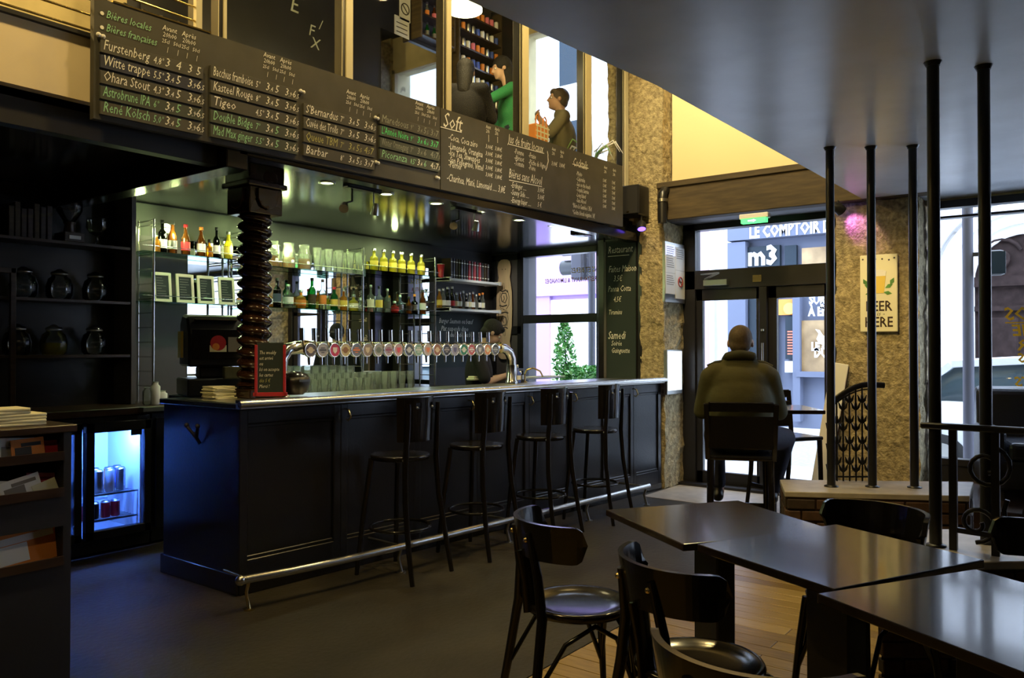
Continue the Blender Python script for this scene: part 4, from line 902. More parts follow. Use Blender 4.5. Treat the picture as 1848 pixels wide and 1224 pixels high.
# ------------------------------------------------------------------ lights in the canopy over the bar
for i, px_ in enumerate(((590, 330), (697, 350), (787, 367), (865, 382), (937, 397), (1000, 408))):
    p = at(*px_, Z=2.628); t = thing('downlight', f'{ORD[i]} round recessed downlight from the column in the bar ceiling', 'light', (p.x, p.y, 2.63), 0, 'downlights over the bar')
    k = MB(); k.lathe([(.062, 0), (.062, -.006), (.045, -.008), (.045, .0)], 20, caps=False); k.build('ring', 'steel', t)
    k = MB(); k.lathe([(.001, -.004), (.045, -.004)], 18, caps=False); k.build('lens', 'bulbg', t)
    lamp('SPOT', 'downlight_beam', (p.x, p.y, 2.60), 14, (1, .92, .55), .03, aim=(p.x, p.y, 0), spot=120, blend=.8)
for i, (px0, py0, heads) in enumerate(((629, 335, ((623, 372, 1), (679, 378, 0))), (822, 375, ((820, 404, 1), (861, 408, 0))))):
    p = at(px0, py0, Z=2.62); t = thing('track_spot', ('double track spotlight on the bar ceiling, the one nearer the screw column', 'double track spotlight on the bar ceiling, the one nearer the bar window')[i], 'spotlight', (p.x, p.y, 2.63))
    q0 = at(heads[0][0]+14, heads[0][1]-12, Y=p.y); q1 = at(heads[1][0], heads[1][1]-20, Y=p.y)
    k = MB(); k.box(p.x-.03, p.y-.03, 2.60, q1.x+.03, p.y+.03, 2.63); k.build('base', 'satin', t, world=True, bev=.003)
    for hx, hy, lit in heads:
        h = at(hx, hy, Y=p.y-.03); k = MB(); top = V((h.x+(.09 if lit else 0), p.y, 2.60))
        k.cyl(top, (top.x, p.y, h.z+.05), .008); k.cyl((top.x, p.y, h.z+.05), (h.x, p.y-.02, h.z+.02), .007)
        dv = V((-.55, -.5, -.55)).normalized() if lit else V((.1, .3, -.9)).normalized(); c = V((h.x, p.y-.02, h.z)); k.tube([c-dv*.045, c-dv*.02, c+dv*.04], [.014, .026, .034], 12); hd = k.build('spot_head', 'satin' if lit else 'steel', t, world=True)
        k = MB(); Xh = basis(c+dv*.036, dv.cross(V((0, 0, 1))), dv.cross(V((0, 0, 1))).cross(dv)); k.lathe([(.001, 0), (.029, 0)], 12, 0, Xh, caps=False); k.build('lens', 'bulb' if lit else 'steel', hd, world=True)
p = at(1050, 419, Z=2.61); k = MB(); k.lathe([(.10, .045), (.115, .04), (.115, .0), (.09, -.012), (.001, -.014)], 24); o = tag(k.build('ceiling_speaker', 'satin'), 'round black ceiling speaker in the bar ceiling near the window', 'speaker'); o.location = (p.x, p.y, 2.585)
# ------------------------------------------------------------------ people: one continuous body each, clothes over it
def organic(name, caps, voxel, m, parent, smooth=3):
    k = MB()
    for c in caps:
        if c[0] == 'c':
            p, q, r1, r2 = V(c[1]), V(c[2]), c[3], c[4]
            d = (q-p); L = max(d.length, 1e-4); d.normalize()
            u = V((0, 0, 1)) if abs(d.z) < .9 else V((1, 0, 0)); s = d.cross(u).normalized(); u = s.cross(d)
            X = Matrix((s, u, d)).transposed().to_4x4(); X.translation = p
            n = 6; pr = [(max(1e-4, r1*math.cos(a)), r1*math.sin(a)) for a in [-PI/2+PI/2*i/n for i in range(n+1)]]+[(max(1e-4, r2*math.cos(a)), L+r2*math.sin(a)) for a in [PI/2*i/n for i in range(n+1)]]
            k.lathe(pr, 14, 0, X, caps=False)
        else: k.ball(c[1], c[2], 0, 18, 12, c[3] if len(c) > 3 else None)
    me = k.mesh('tmp', m); o = bpy.data.objects.new('tmp', me); COL.objects.link(o)
    bm = bmesh.new(); bm.from_mesh(me); bmesh.ops.remove_doubles(bm, verts=bm.verts, dist=3e-4); bm.to_mesh(me); bm.free()
    r = o.modifiers.new('r', 'REMESH'); r.mode = 'VOXEL'; r.voxel_size = voxel
    bpy.context.view_layer.update()
    m2 = bpy.data.meshes.new_from_object(o.evaluated_get(bpy.context.evaluated_depsgraph_get()))
    bpy.data.objects.remove(o)
    bm = bmesh.new(); bm.from_mesh(m2)
    for _ in range(smooth): bmesh.ops.smooth_vert(bm, verts=bm.verts, factor=.5, use_axis_x=True, use_axis_y=True, use_axis_z=True)
    for f in bm.faces: f.smooth = True
    bm.to_mesh(m2); bm.free(); m2.name = name
    m2.materials.clear(); m2.materials.append(M[m])
    ob = bpy.data.objects.new(name, m2); COL.objects.link(ob); ob.parent = parent
    return ob
def head_caps(c, X, s=1):
    """skull, jaw, nose, brow, ears, lips around centre c, X turns it (face looks along +x)"""
    def T(p): return V(c)+(X @ (V(p)*s))
    X4 = X.to_4x4()
    return [('e', T((-.012, 0, .03)), (.098*s, .078*s, .092*s), X4), ('e', T((.028, 0, -.045)), (.066*s, .058*s, .070*s), X4), ('c', T((.05, 0, -.085)), T((.07, 0, -.088)), .026*s, .02*s),
            ('c', T((.088, 0, .018)), T((.108, 0, -.022)), .009*s, .014*s), ('c', T((.075, .035, .032)), T((.075, -.035, .032)), .016*s, .016*s), ('c', T((.082, .018, -.055)), T((.082, -.018, -.055)), .009*s, .009*s),
            ('e', T((-.008, .080, -.005)), (.018*s, .010*s, .030*s), X4), ('e', T((-.008, -.080, -.005)), (.018*s, .010*s, .030*s), X4)]
def hand_caps(w, d, n, side, s=1, curl=.6):
    """palm at wrist w, d along the hand, n out of the back of the hand"""
    d = V(d).normalized(); n = (V(n)-d*V(n).dot(d)).normalized(); t = d.cross(n)*side; w = V(w)
    out = [('e', w+d*.045*s, (.045*s, .040*s, .018*s), Matrix((d, t, n)).transposed().to_4x4())]
    for i, (off, ln) in enumerate(((.028, .072), (.010, .080), (-.009, .074), (-.027, .058))):
        b0 = w+d*.075*s+t*off*s; L = ln*s; p = b0; dd = d
        for j, fr in enumerate((.45, .32, .23)):
            a = curl*(.5+.35*j); dd = (dd*math.cos(a)-n*math.sin(a)).normalized(); q = p+dd*L*fr; out.append(('c', p, q, (.0098-.0008*j)*s, (.0090-.0008*j)*s)); p = q
            n_ = n
    b0 = w+d*.020*s+t*.032*s; q = b0+(d*.6+t*.8-n*.25).normalized()*.034*s; out.append(('c', b0, q, .013*s, .0105*s)); out.append(('c', q, q+(d*.85+t*.25-n*.45).normalized()*.032*s, .0105*s, .0085*s))
    return out
def eyes(c, X, parent, s=1):
    for y in (.031, -.031):
        k = MB(); p = V(c)+X @ (V((.078, y, .005))*s); k.ball(p, .011*s, 0, 10, 6); e_ = k.build('eye', 'white', parent)
        k = MB(); k.ball(p+X @ V((.007*s, 0, 0)), .006*s, 0, 8, 6); k.build('iris', 'ink', e_)
def rot(yaw=0, pitch=0, roll=0): return Euler((roll, pitch, yaw)).to_matrix()

# the seated man seen from behind
man = thing('person', 'heavy man in an olive jacket sitting with his back turned, facing the door', 'person', (5.65, 2.20, 0), YAW-.22)
HX = rot(-.12, .10); hc = (.075, -.01, 1.485)
body = head_caps(hc, HX, 1.08)+[('c', (.03, 0, 1.28), (.055, 0, 1.42), .066, .062), ('e', (.03, 0, 1.08), (.15, .22, .28)),
  ('c', (.02, .19, 1.23), (.12, .26, .99), .055, .046), ('c', (.12, .26, .99), (.40, .16, 1.005), .043, .034), ('c', (.02, -.19, 1.23), (.13, -.27, .99), .055, .046), ('c', (.13, -.27, .99), (.41, -.18, 1.005), .043, .034),
  ('c', (0, .1, .79), (.42, .16, .76), .085, .065), ('c', (.42, .16, .76), (.40, .14, .33), .06, .045), ('c', (0, -.1, .79), (.38, -.34, .75), .085, .065), ('c', (.38, -.34, .75), (.36, -.25, .33), .06, .045)]
body += hand_caps((.40, .16, 1.005), (1, -.45, 0), (0, 0, 1), -1) + hand_caps((.41, -.18, 1.005), (1, .3, 0), (0, 0, 1), 1)
organic('body', body, .0085, 'skin', man)
hcap = [('e', V(hc)+HX @ V((-.022, 0, .036)), (.104, .087, .098), HX.to_4x4()), ('e', V(hc)+HX @ V((-.055, 0, -.025)), (.056, .078, .056), HX.to_4x4())]
organic('hair', hcap, .009, 'hairgrey', man)
jk = [('e', (.0, 0, 1.02), (.195, .245, .30)), ('e', (.01, 0, 1.20), (.16, .225, .15)), ('e', (.0, 0, .84), (.205, .245, .17)), ('c', (.0, .165, 1.262), (0, -.165, 1.262), .080, .080), ('c', (.01, .06, 1.33), (.01, -.06, 1.33), .075, .075),
  ('c', (.01, .205, 1.235), (.10, .265, .98), .080, .068), ('c', (.10, .265, .98), (.37, .16, .995), .066, .050), ('c', (.01, -.205, 1.235), (.11, -.28, .98), .080, .068), ('c', (.11, -.28, .98), (.38, -.18, .995), .066, .050)]
organic('jacket', jk, .014, 'olive', man)
organic('collar', [('c', (-.045, .085, 1.39), (-.065, 0, 1.405), .032, .034), ('c', (-.065, 0, 1.405), (-.045, -.085, 1.39), .034, .032), ('c', (-.045, .085, 1.39), (.05, .105, 1.36), .032, .026), ('c', (-.045, -.085, 1.39), (.05, -.105, 1.36), .032, .026)], .009, 'olive2', man)
for s in (1, -1):
    k = MB(); k.tube([(-.02, .11*s, 1.343), (0, .17*s, 1.333), (.01, .225*s, 1.306)], .022, 8, flat=.25); ep = k.build('epaulette', 'olive2' if s > 0 else 'olive', man); k = MB(); k.ball((-.015, .12*s, 1.348), .008); k.build('button', 'brass', ep)
tr = [('c', (-.02, .11, .80), (.43, .17, .765), .115, .085), ('c', (.43, .17, .765), (.40, .145, .40), .082, .062), ('c', (-.02, -.11, .80), (.39, -.35, .755), .115, .085), ('c', (.39, -.35, .755), (.365, -.26, .38), .082, .062), ('e', (-.02, 0, .81), (.15, .22, .11))]
organic('jeans', tr, .013, 'jeans', man)
for fx, fy in ((.40, .145), (.365, -.255)):
    organic('shoe', [('c', (fx-.03, fy, .30), (fx+.15, fy, .285), .046, .040), ('c', (fx, fy, .36), (fx-.01, fy, .31), .048, .045)], .011, 'shoe', man)
# the barman
bm_ = thing('person', 'dark-haired barman in a black shirt looking down behind the beer taps', 'person', (6.28, 5.18, 0), -.88)
HX = rot(.1, .62); hc = (.13, 0, 1.60)
body = head_caps(hc, HX)+[('c', (.0, 0, 1.40), (.075, 0, 1.53), .055, .054), ('e', (0, 0, 1.18), (.115, .17, .25)), ('e', (0, 0, .95), (.11, .16, .16)),
  ('c', (.0, .17, 1.36), (.06, .22, 1.10), .048, .042), ('c', (.06, .22, 1.10), (.30, .10, 1.17), .040, .030), ('c', (.0, -.17, 1.36), (.06, -.22, 1.10), .048, .042), ('c', (.06, -.22, 1.10), (.30, -.06, 1.18), .040, .030),
  ('c', (0, .09, .92), (.02, .10, .50), .085, .06), ('c', (.02, .10, .50), (0, .10, .09), .055, .04), ('c', (0, -.09, .92), (.02, -.10, .50), .085, .06), ('c', (.02, -.10, .50), (0, -.10, .09), .055, .04)]
body += hand_caps((.30, .10, 1.17), (1, -.3, -.2), (0, .3, 1), -1)+hand_caps((.30, -.06, 1.18), (1, .3, -.2), (0, -.3, 1), 1)
organic('body', body, .008, 'skin2', bm_); eyes(hc, HX, bm_)
hcap = [('e', V(hc)+HX @ V((-.022, 0, .045)), (.108, .092, .098), HX.to_4x4()), ('e', V(hc)+HX @ V((-.06, 0, -.03)), (.062, .084, .065), HX.to_4x4()), ('e', V(hc)+HX @ V((.055, 0, .085)), (.04, .07, .03), HX.to_4x4())]
organic('hair', hcap, .009, 'hair', bm_)
organic('shirt', [('e', (-.01, 0, 1.18), (.145, .20, .27)), ('e', (-.01, 0, .96), (.14, .19, .18)), ('c', (-.01, .16, 1.375), (-.01, -.16, 1.375), .068, .068), ('c', (-.01, .18, 1.36), (.05, .235, 1.15), .072, .062), ('c', (-.01, -.18, 1.36), (.05, -.235, 1.15), .072, .062), ('c', (.0, 0, 1.40), (.03, 0, 1.45), .07, .066)], .013, 'blackcloth', bm_)
organic('trousers', [('c', (0, .09, .92), (.02, .10, .50), .105, .08), ('c', (.02, .10, .50), (0, .10, .08), .078, .06), ('c', (0, -.09, .92), (.02, -.10, .50), .105, .08), ('c', (.02, -.10, .50), (0, -.10, .08), .078, .06)], .016, 'blackcloth', bm_)
for s in (1, -1): organic('shoe', [('c', (-.03, .1*s, .045), (.17, .1*s, .04), .045, .038)], .012, 'shoe', bm_)
k = MB(); k.box(-.08, -.006, -.012, .08, .006, .012, 0, Matrix.Translation((.40, .02, 1.225)) @ Matrix.Rotation(.9, 4, 'Z')); o = tag(k.build('bar_spoon', 'steel', None, .003), 'flat steel bottle opener held by the barman', 'opener'); o.matrix_basis = WM(bm_)
# gallery guests
GZ = 2.84
def seated(name, label, loc, rz, arms, hx, hc, shirt, hairm, long_hair=False, skin='skin', s=1):
    t = thing(name, label, 'person', loc, rz)
    bd_ = head_caps(hc, hx)+[('c', (.0, 0, 1.06), (hc[0]*.5, hc[1]*.5, 1.20), .056, .054), ('e', (0, 0, .82), (.115, .17, .25)), ('c', (0, .09, .52), (.42, .12, .52), .08, .06), ('c', (.42, .12, .52), (.42, .12, .09), .055, .04), ('c', (0, -.09, .52), (.42, -.12, .52), .08, .06), ('c', (.42, -.12, .52), (.42, -.12, .09), .055, .04)]
    sl = []
    for (sh, el, wr, hd, hn, sd, curl) in arms:
        bd_ += [('c', sh, el, .048, .042), ('c', el, wr, .040, .030)]+hand_caps(wr, hd, hn, sd, 1, curl)
        sl += [('c', sh, el, .070, .060)]
        if shirt in ('greencloth', 'blackcloth'): sl += [('c', el, tuple(V(el)+(V(wr)-V(el))*.85), .056, .045)]
    organic('body', bd_, .0085, skin, t); eyes(hc, hx, t)
    h = [('e', V(hc)+hx @ V((-.022, 0, .043)), (.106, .090, .096), hx.to_4x4()), ('e', V(hc)+hx @ V((-.06, 0, -.02)), (.058, .084, .06), hx.to_4x4()), ('e', V(hc)+hx @ V((.05, 0, .08)), (.045, .07, .035), hx.to_4x4())]
    if long_hair: h += [('c', V(hc)+hx @ V((-.05, 0, 0)), V(hc)+V((-.10, 0, -.20)), .08, .07)]
    organic('hair', h, .009, hairm, t)
    organic('shirt', [('e', (-.01, 0, .80), (.15, .205, .28)), ('c', (-.01, .17, 1.04), (-.01, -.17, 1.04), .072, .072), ('c', (0, 0, 1.05), (.02, 0, 1.10), .075, .07), ('e', (-.01, 0, .60), (.15, .2, .14))]+sl, .013, shirt, t)
    organic('trousers', [('c', (-.02, .1, .53), (.43, .12, .53), .1, .075), ('c', (.43, .12, .53), (.42, .12, .12), .072, .055), ('c', (-.02, -.1, .53), (.43, -.12, .53), .1, .075), ('c', (.43, -.12, .53), (.42, -.12, .12), .072, .055)], .015, 'jeans', t)
    for sg in (1, -1): organic('shoe', [('c', (.40, .12*sg, .045), (.56, .12*sg, .04), .045, .038)], .012, 'shoe', t)
    return t
seated('person', 'dark-haired man in a khaki shirt by the gallery window, hand raised to his chin', (7.10, 4.72, GZ), 2.22,
  [((.0, .17, 1.03), (.14, .26, .84), (.25, .06, 1.06), (.2, -.5, .7), (.6, .6, 0), -1, .7), ((.0, -.17, 1.03), (.10, -.24, .78), (.34, -.10, .80), (1, .3, 0), (0, 0, 1), 1, .5)], rot(.15, -.14), (.045, 0, 1.26), 'grey_shirt', 'hairbrown')
seated('person', 'long-haired person in black with back turned at the gallery table', (5.72, 4.90, GZ), .55,
  [((.0, .17, 1.03), (.10, .24, .80), (.34, .10, .82), (1, -.3, 0), (0, 0, 1), -1, .5), ((.0, -.17, 1.03), (.10, -.24, .80), (.34, -.10, .82), (1, .3, 0), (0, 0, 1), 1, .5)], rot(0, .1), (.05, 0, 1.22), 'blackcloth', 'hair', True)
wm = thing('person', 'woman in a green cardigan standing on the gallery with an arm stretched out', 'person', (6.60, 5.05, GZ), 2.35)
HX = rot(.2, .2); hc = (.08, 0, 1.52)
body = head_caps(hc, HX, .96)+[('c', (.0, 0, 1.30), (.04, 0, 1.44), .05, .05), ('e', (0, 0, 1.08), (.10, .15, .25)), ('e', (0, 0, .86), (.11, .16, .14)),
  ('c', (0, .15, 1.27), (.22, .26, 1.12), .043, .037), ('c', (.22, .26, 1.12), (.45, .22, 1.05), .035, .027), ('c', (0, -.15, 1.27), (.05, -.22, 1.02), .043, .037), ('c', (.05, -.22, 1.02), (.2, -.12, .85), .035, .027),
  ('c', (0, .08, .84), (.01, .09, .46), .08, .055), ('c', (.01, .09, .46), (0, .09, .09), .05, .035), ('c', (0, -.08, .84), (.01, -.09, .46), .08, .055), ('c', (.01, -.09, .46), (0, -.09, .09), .05, .035)]
body += hand_caps((.45, .22, 1.05), (1, -.1, -.2), (0, 0, 1), -1, .92)+hand_caps((.2, -.12, .85), (1, .3, -.5), (0, 0, 1), 1, .92)
organic('body', body, .0085, 'skin2', wm); eyes(hc, HX, wm, .96)
organic('hair', [('e', V(hc)+HX @ V((-.02, 0, .045)), (.104, .09, .096), HX.to_4x4()), ('c', V(hc)+HX @ V((-.06, 0, 0)), V(hc)+V((-.09, 0, -.22)), .075, .06)], .009, 'hair', wm)
organic('cardigan', [('e', (-.01, 0, 1.07), (.13, .175, .26)), ('e', (-.01, 0, .82), (.145, .19, .17)), ('c', (-.01, .145, 1.285), (-.01, -.145, 1.285), .062, .062), ('c', (0, .16, 1.27), (.22, .265, 1.12), .062, .052), ('c', (.22, .265, 1.12), (.42, .225, 1.06), .050, .040), ('c', (0, -.16, 1.27), (.05, -.225, 1.02), .062, .052), ('c', (.05, -.225, 1.02), (.18, -.13, .87), .050, .040)], .013, 'greencloth', wm)
organic('trousers', [('c', (0, .085, .84), (.01, .09, .46), .1, .072), ('c', (.01, .09, .46), (0, .09, .08), .07, .052), ('c', (0, -.085, .84), (.01, -.09, .46), .1, .072), ('c', (.01, -.09, .46), (0, -.09, .08), .07, .052)], .016, 'jeans', wm)
for sg in (1, -1): organic('shoe', [('c', (-.03, .09*sg, .04), (.14, .09*sg, .035), .04, .034)], .012, 'shoe', wm)

# ------------------------------------------------------------------ bar stools and chairs
def arc(R, a0, a1, n, z, cx=0): return [(cx+R*math.cos(a0+(a1-a0)*i/n), R*math.sin(a0+(a1-a0)*i/n), z) for i in range(n+1)]
def curved_panel(k, R, half, z0, z1, th, lean=0, holes=(), n=22, rows=8, round_=.0, m=0):
    """bent plywood back: arc round -x, with optional slots (u0,u1,v0,v1)"""
    def pt(u, v, r):
        a = PI+half*(2*u-1); zz = z0+(z1-z0)*v
        if round_:
            e = max(0, abs(2*u-1)-(1-round_))/round_; sh = 1-math.sqrt(max(0, 1-e*e)); zz = z0+(z1-z0)*(v*(1-sh*.9)+sh*.45)
        rr = r+lean*v; return (rr*math.cos(a), rr*math.sin(a), zz)
    def solid(i, j):
        u, v = (i+.5)/n, (j+.5)/rows
        return 0 <= i < n and 0 <= j < rows and not any(h[0] < u < h[1] and h[2] < v < h[3] for h in holes)
    for i in range(n):
        for j in range(rows):
            if not solid(i, j): continue
            u0, u1, v0, v1 = i/n, (i+1)/n, j/rows, (j+1)/rows
            A = [pt(u0, v0, R), pt(u1, v0, R), pt(u1, v1, R), pt(u0, v1, R)]; B = [pt(u0, v0, R+th), pt(u1, v0, R+th), pt(u1, v1, R+th), pt(u0, v1, R+th)]
            k.add(A, [(0, 1, 2, 3)], m, True); k.add(B, [(3, 2, 1, 0)], m, True)
            if not solid(i-1, j): k.add([A[0], A[3], B[3], B[0]], [(0, 1, 2, 3)], m)
            if not solid(i+1, j): k.add([A[1], B[1], B[2], A[2]], [(0, 1, 2, 3)], m)
            if not solid(i, j-1): k.add([A[0], B[0], B[1], A[1]], [(0, 1, 2, 3)], m)
            if not solid(i, j+1): k.add([A[3], A[2], B[2], B[3]], [(0, 1, 2, 3)], m)
    return k
def stool(label):
    t = thing('bar_stool', label, 'bar stool', (0, 0, 0), 0, 'bar stools along the counter')
    k = MB(); k.lathe([(.001, .762), (.13, .760), (.175, .768), (.188, .766), (.192, .755), (.186, .735), (.001, .735)], 28); k.build('seat', 'satin', t)
    k = MB(); curved_panel(k, .188, .98, .86, 1.14, .014, .012, ((.30, .40, .74, .86), (.60, .70, .74, .86)), 20, 8); k.build('backrest', 'satin', t)
    for s in (1, -1):
        k = MB(); k.tube([(-.265, .20*s, 0), (-.225, .19*s, .22), (-.185, .170*s, .50), (-.172, .155*s, .75), (-.185, .148*s, .95), (-.192, .146*s, 1.10)], [.015, .017, .019, .02, .018, .014], 8); k.build('leg', 'satin', t)
        k = MB(); k.tube([(.20, .19*s, 0), (.17, .165*s, .35), (.13, .13*s, .74)], [.014, .017, .018], 8); k.build('leg', 'satin', t)
    k = MB(); k.tube(arc(.195, 0, 2*PI*23/24, 23, .30), .010, 6, closed=True); k.build('foot_ring', 'satin', t)
    k = MB(); k.ball((-.20, .075, 1.075), .008); k.ball((-.20, -.075, 1.075), .008); k.ball((-.165, .165, .752), .010); k.build('screws', 'steel', t)['kind'] = 'stuff'
    return t
st = stool('bar stool nearest the screw column, tucked against the dark counter front')
SP = [(3.68, 3.70, 1.66), (4.40, 3.66, 1.62), (5.14, 3.62, 1.60), (5.86, 3.56, 1.66)]
st.location = (SP[0][0], SP[0][1], 0); st.rotation_euler = (0, 0, SP[0][2])
for (x, y, a), lb in zip(SP[1:], ('second bar stool from the screw column along the counter', 'third bar stool from the screw column, just behind the bentwood chair back', 'bar stool nearest the entrance door, in front of the lit panels')):
    dup(st, (x, y, 0), a, lb)
def bistro(label):
    t = thing('bistro_chair', label, 'chair', (0, 0, 0), 0, 'bentwood chairs at the brown tables')
    k = MB(); k.lathe([(.001, .448), (.12, .447), (.165, .456), (.185, .466), (.200, .466), (.206, .455), (.200, .436), (.001, .432)], 36, 0, Matrix.Diagonal((1, .98, 1, 1))); k.build('seat', 'satin', t)
    k = MB(); curved_panel(k, .215, 1.32, .660, .800, .018, .022, (), 34, 4, .16); k.build('back_rail', 'satin', t)
    for s in (1, -1):
        k = MB(); k.tube([(-.27, .185*s, 0), (-.235, .17*s, .20), (-.20, .14*s, .45), (-.205, .105*s, .60), (-.232, .085*s, .76)], [.016, .019, .021, .019, .016], 8, flat=.8); k.build('leg', 'satin', t)
        k = MB(); k.tube([(.185, .175*s, 0), (.165, .155*s, .25), (.145, .135*s, .44)], [.013, .016, .018], 8); k.build('leg', 'satin', t)
        k = MB(); k.tube([(-.225, .165*s, .20), (-.12, .168*s, .36), (0, .165*s, .415), (.09, .16*s, .36), (.165, .16*s, .16)], .010, 6); k.build('brace', 'satin', t)
    k = MB(); k.tube([(.168, .155, .17), (.15, .08, .37), (.14, 0, .42), (.15, -.08, .37), (.168, -.155, .17)], .010, 6); k.build('brace', 'satin', t)
    k = MB(); k.tube([(-.192, 0, .44), (-.206, 0, .56), (-.226, 0, .68)], [.034, .030, .036], 8, flat=.25); k.build('splat', 'satin', t)
    k = MB(); k.ball((-.245, .085, .735), .010); k.ball((-.245, -.085, .735), .010); k.build('screws', 'brass', t)['kind'] = 'stuff'
    return t
b_ang = math.atan2(-.49, .87)
ch = bistro('bentwood chair with glossy seat farthest along the table row, nearest the bar')
ch.location = (2.65, 1.685, 0); ch.rotation_euler = (0, 0, -.62)
for (x, y, a), lb in zip(((2.375, 1.06, b_ang), (1.79, .640, .02), (3.39, .83, b_ang+PI+.1), (3.38, .24, b_ang+PI-.1)),
  ('bentwood chair beside the middle brown table, its back rail nearest the middle of the row', 'bentwood chair cut off by the bottom edge of the picture', 'bentwood chair on the far side of the middle table, in front of the brick ledge', 'bentwood chair cut by the right edge of the picture behind the scrolled railing')):
    dup(ch, (x, y, 0), a, lb)
# brown bistro tables in a row
def table(label, c, axx, wd, ln, z=.75):
    t = thing('bistro_table', label, 'table', (c[0], c[1], 0), axx, 'brown tables in a row')
    k = MB(); k.box(-wd/2, -ln/2, z-.028, wd/2, ln/2, z); k.build('table_top', 'tabletop', t, bev=.004, seg=2)
    k = MB(); k.box(-.045, -.09, .03, .045, .09, z-.045); k.build('column', 'black', t, bev=.006)
    k = MB(); k.box(-wd*.36, -.05, z-.055, wd*.36, .05, z-.028); k.box(-.05, -ln*.36, z-.055, .05, ln*.36, z-.028); k.build('top_bracket', 'black', t)
    k = MB(); k.box(-wd*.40, -.04, 0, wd*.40, .04, .03); k.box(-.04, -ln*.40, 0, .04, ln*.40, .03); k.build('base_foot', 'black', t, bev=.008)
    return t
def place_table(label, L, F, far, ang=None):
    L, F, far = V((*L, 0)), V((*F, 0)), V((*far, 0)); bdir = (far-L).normalized()
    return L, F, far
def tab(label, pL, pF, pfar, z=.75):
    L, F, A = at(*pL, Z=z), at(*pF, Z=z), at(*pfar, Z=z)
    bd_ = (A-L); ln = bd_.length; bd_.normalize(); ad = V((bd_.y, -bd_.x, 0)); 
    if ad.dot(F-L) < 0: ad = -ad
    wd = (F-L).length; c = L+bd_*ln/2+ad*wd/2
    return table(label, (c.x, c.y), math.atan2(bd_.y, bd_.x), ln, wd, z)
tab('brown square table at the far end of the row, turned slightly askew', (1093, 920), (1226, 983), (1332, 903), .718)
tab('middle brown table of the row, reflecting the daylight in stripes', (1258, 982), (1472, 1069), (1509, 946), .75)
tab('nearest brown table of the row, cut by the right edge of the picture', (1474, 1071), (1824, 1224), (1760, 1027), .75)

# high table and the two high chairs by the door
def high_chair(label, loc, rz):
    t = thing('high_chair', label, 'high chair', loc, rz, 'high chairs at the high table')
    k = MB(); k.box(-.21, -.22, .655, .22, .22, .69); k.build('seat', 'satin', t, bev=.012, seg=2)
    for s in (1, -1):
        k = MB(); k.bar((-.20, .225*s, .66), (-.25, .235*s, 1.06), .035, .03, up=(1, 0, 0)); k.build('back_post', 'satin', t, bev=.004)
        k = MB(); k.tube([(-.20, .20*s, .66), (-.215, .205*s, .35), (-.27, .215*s, 0)], [.024, .021, .017], 8); k.build('leg', 'satin', t)
        k = MB(); k.tube([(.19, .20*s, .66), (.20, .205*s, .3), (.205, .21*s, 0)], [.022, .020, .016], 8); k.build('leg', 'satin', t)
        k = MB(); k.bar((-.235, .209*s, .24), (.20, .206*s, .24), .022, .03); k.build('stretcher', 'satin', t)
    k = MB(); k.bar((.20, -.205, .27), (.20, .205, .27), .022, .035); k.build('stretcher', 'satin', t)
    k = MB(); k.box(-.245, -.22, 1.00, -.215, .22, 1.07); k.build('top_rail', 'satin', t, bev=.006)
    k = MB(); k.box(-.235, -.22, .74, -.205, .22, .97); k.build('back_panel', 'satin', t, bev=.006)
    return t
high_chair('dark high chair under the man in the olive jacket', (5.63, 2.20, 0), YAW-.22)
high_chair('dark high chair across the high table, silhouetted against the glass door', (7.02, 2.32, 0), YAW+PI+.35)
ht = thing('high_table', 'dark high table between the man and the entrance door', 'table', (6.40, 2.22, 0), YAW-.05)
k = MB(); k.box(-.30, -.32, .94, .30, .32, .97); k.build('table_top', 'tabletop', ht, bev=.004)
k = MB(); k.cyl((0, 0, .02), (0, 0, .94), .03, 12); k.build('column', 'black', ht)
k = MB(); k.lathe([(.22, 0), (.22, .012), (.05, .03)], 24); k.build('base_foot', 'black', ht)
# ------------------------------------------------------------------ posts, railings, armchairs on the dining side
def post(label, v, r=.0265, grp='black posts from ledge to ceiling'):
    t = thing('ceiling_post', label, 'post', (v.x, v.y, LZ), 0, grp)
    k = MB(); k.cyl((0, 0, 0), (0, 0, CZ-LZ), r, 14); k.build('shaft', 'frame', t)
    k = MB(); k.lathe([(.045, 0), (.045, .006), (.03, .012)], 16); k.build('flange', 'frame', t); k = MB(); k.lathe([(.03, CZ-LZ-.02), (.04, CZ-LZ)], 14); k.build('flange', 'frame', t)
post('black ceiling post standing nearest the entrance door, first of the three thin ones', at(1497.5, 266, Z=CZ)); post('middle one of the three thin black posts in front of the stone pier', at(1571.5, 265, Z=CZ)); post('thin black post at the window side of the stone pier', at(1647, 263, Z=CZ))
post('thick black post in front of the dining window frame', at(1683.5, 112, Z=CZ)); post('thick black post farthest to the window side, crossing the old wooden door outside', at(1775, 119, Z=CZ))
def scroll(c, r, a0, turns, n, X, r0=.25):
    return [X @ V((c[0]+r*(1-(1-r0)*i/n)*math.cos(a0+turns*2*PI*i/n), c[1]+r*(1-(1-r0)*i/n)*math.sin(a0+turns*2*PI*i/n), 0)) for i in range(n+1)]
q1, q2 = at(1721, 992, Z=LZ), at(1797, 1003, Z=LZ); rd = V((q2.x-q1.x, q2.y-q1.y, 0)).normalized(); sp = (q2-q1).length
rg_ = thing('scrolled_railing', 'low black iron railing with scrolls on the nearer brick ledge', 'railing', (q1.x, q1.y, LZ))
a_ = V((q1.x, q1.y, 0))-rd*.13; z_ = V((q2.x, q2.y, 0))+rd*.9
k = MB(); k.bar((a_.x, a_.y, 1.095), (z_.x, z_.y, 1.095), .05, .028); k.build('handrail', 'frame', rg_, world=True, bev=.006)
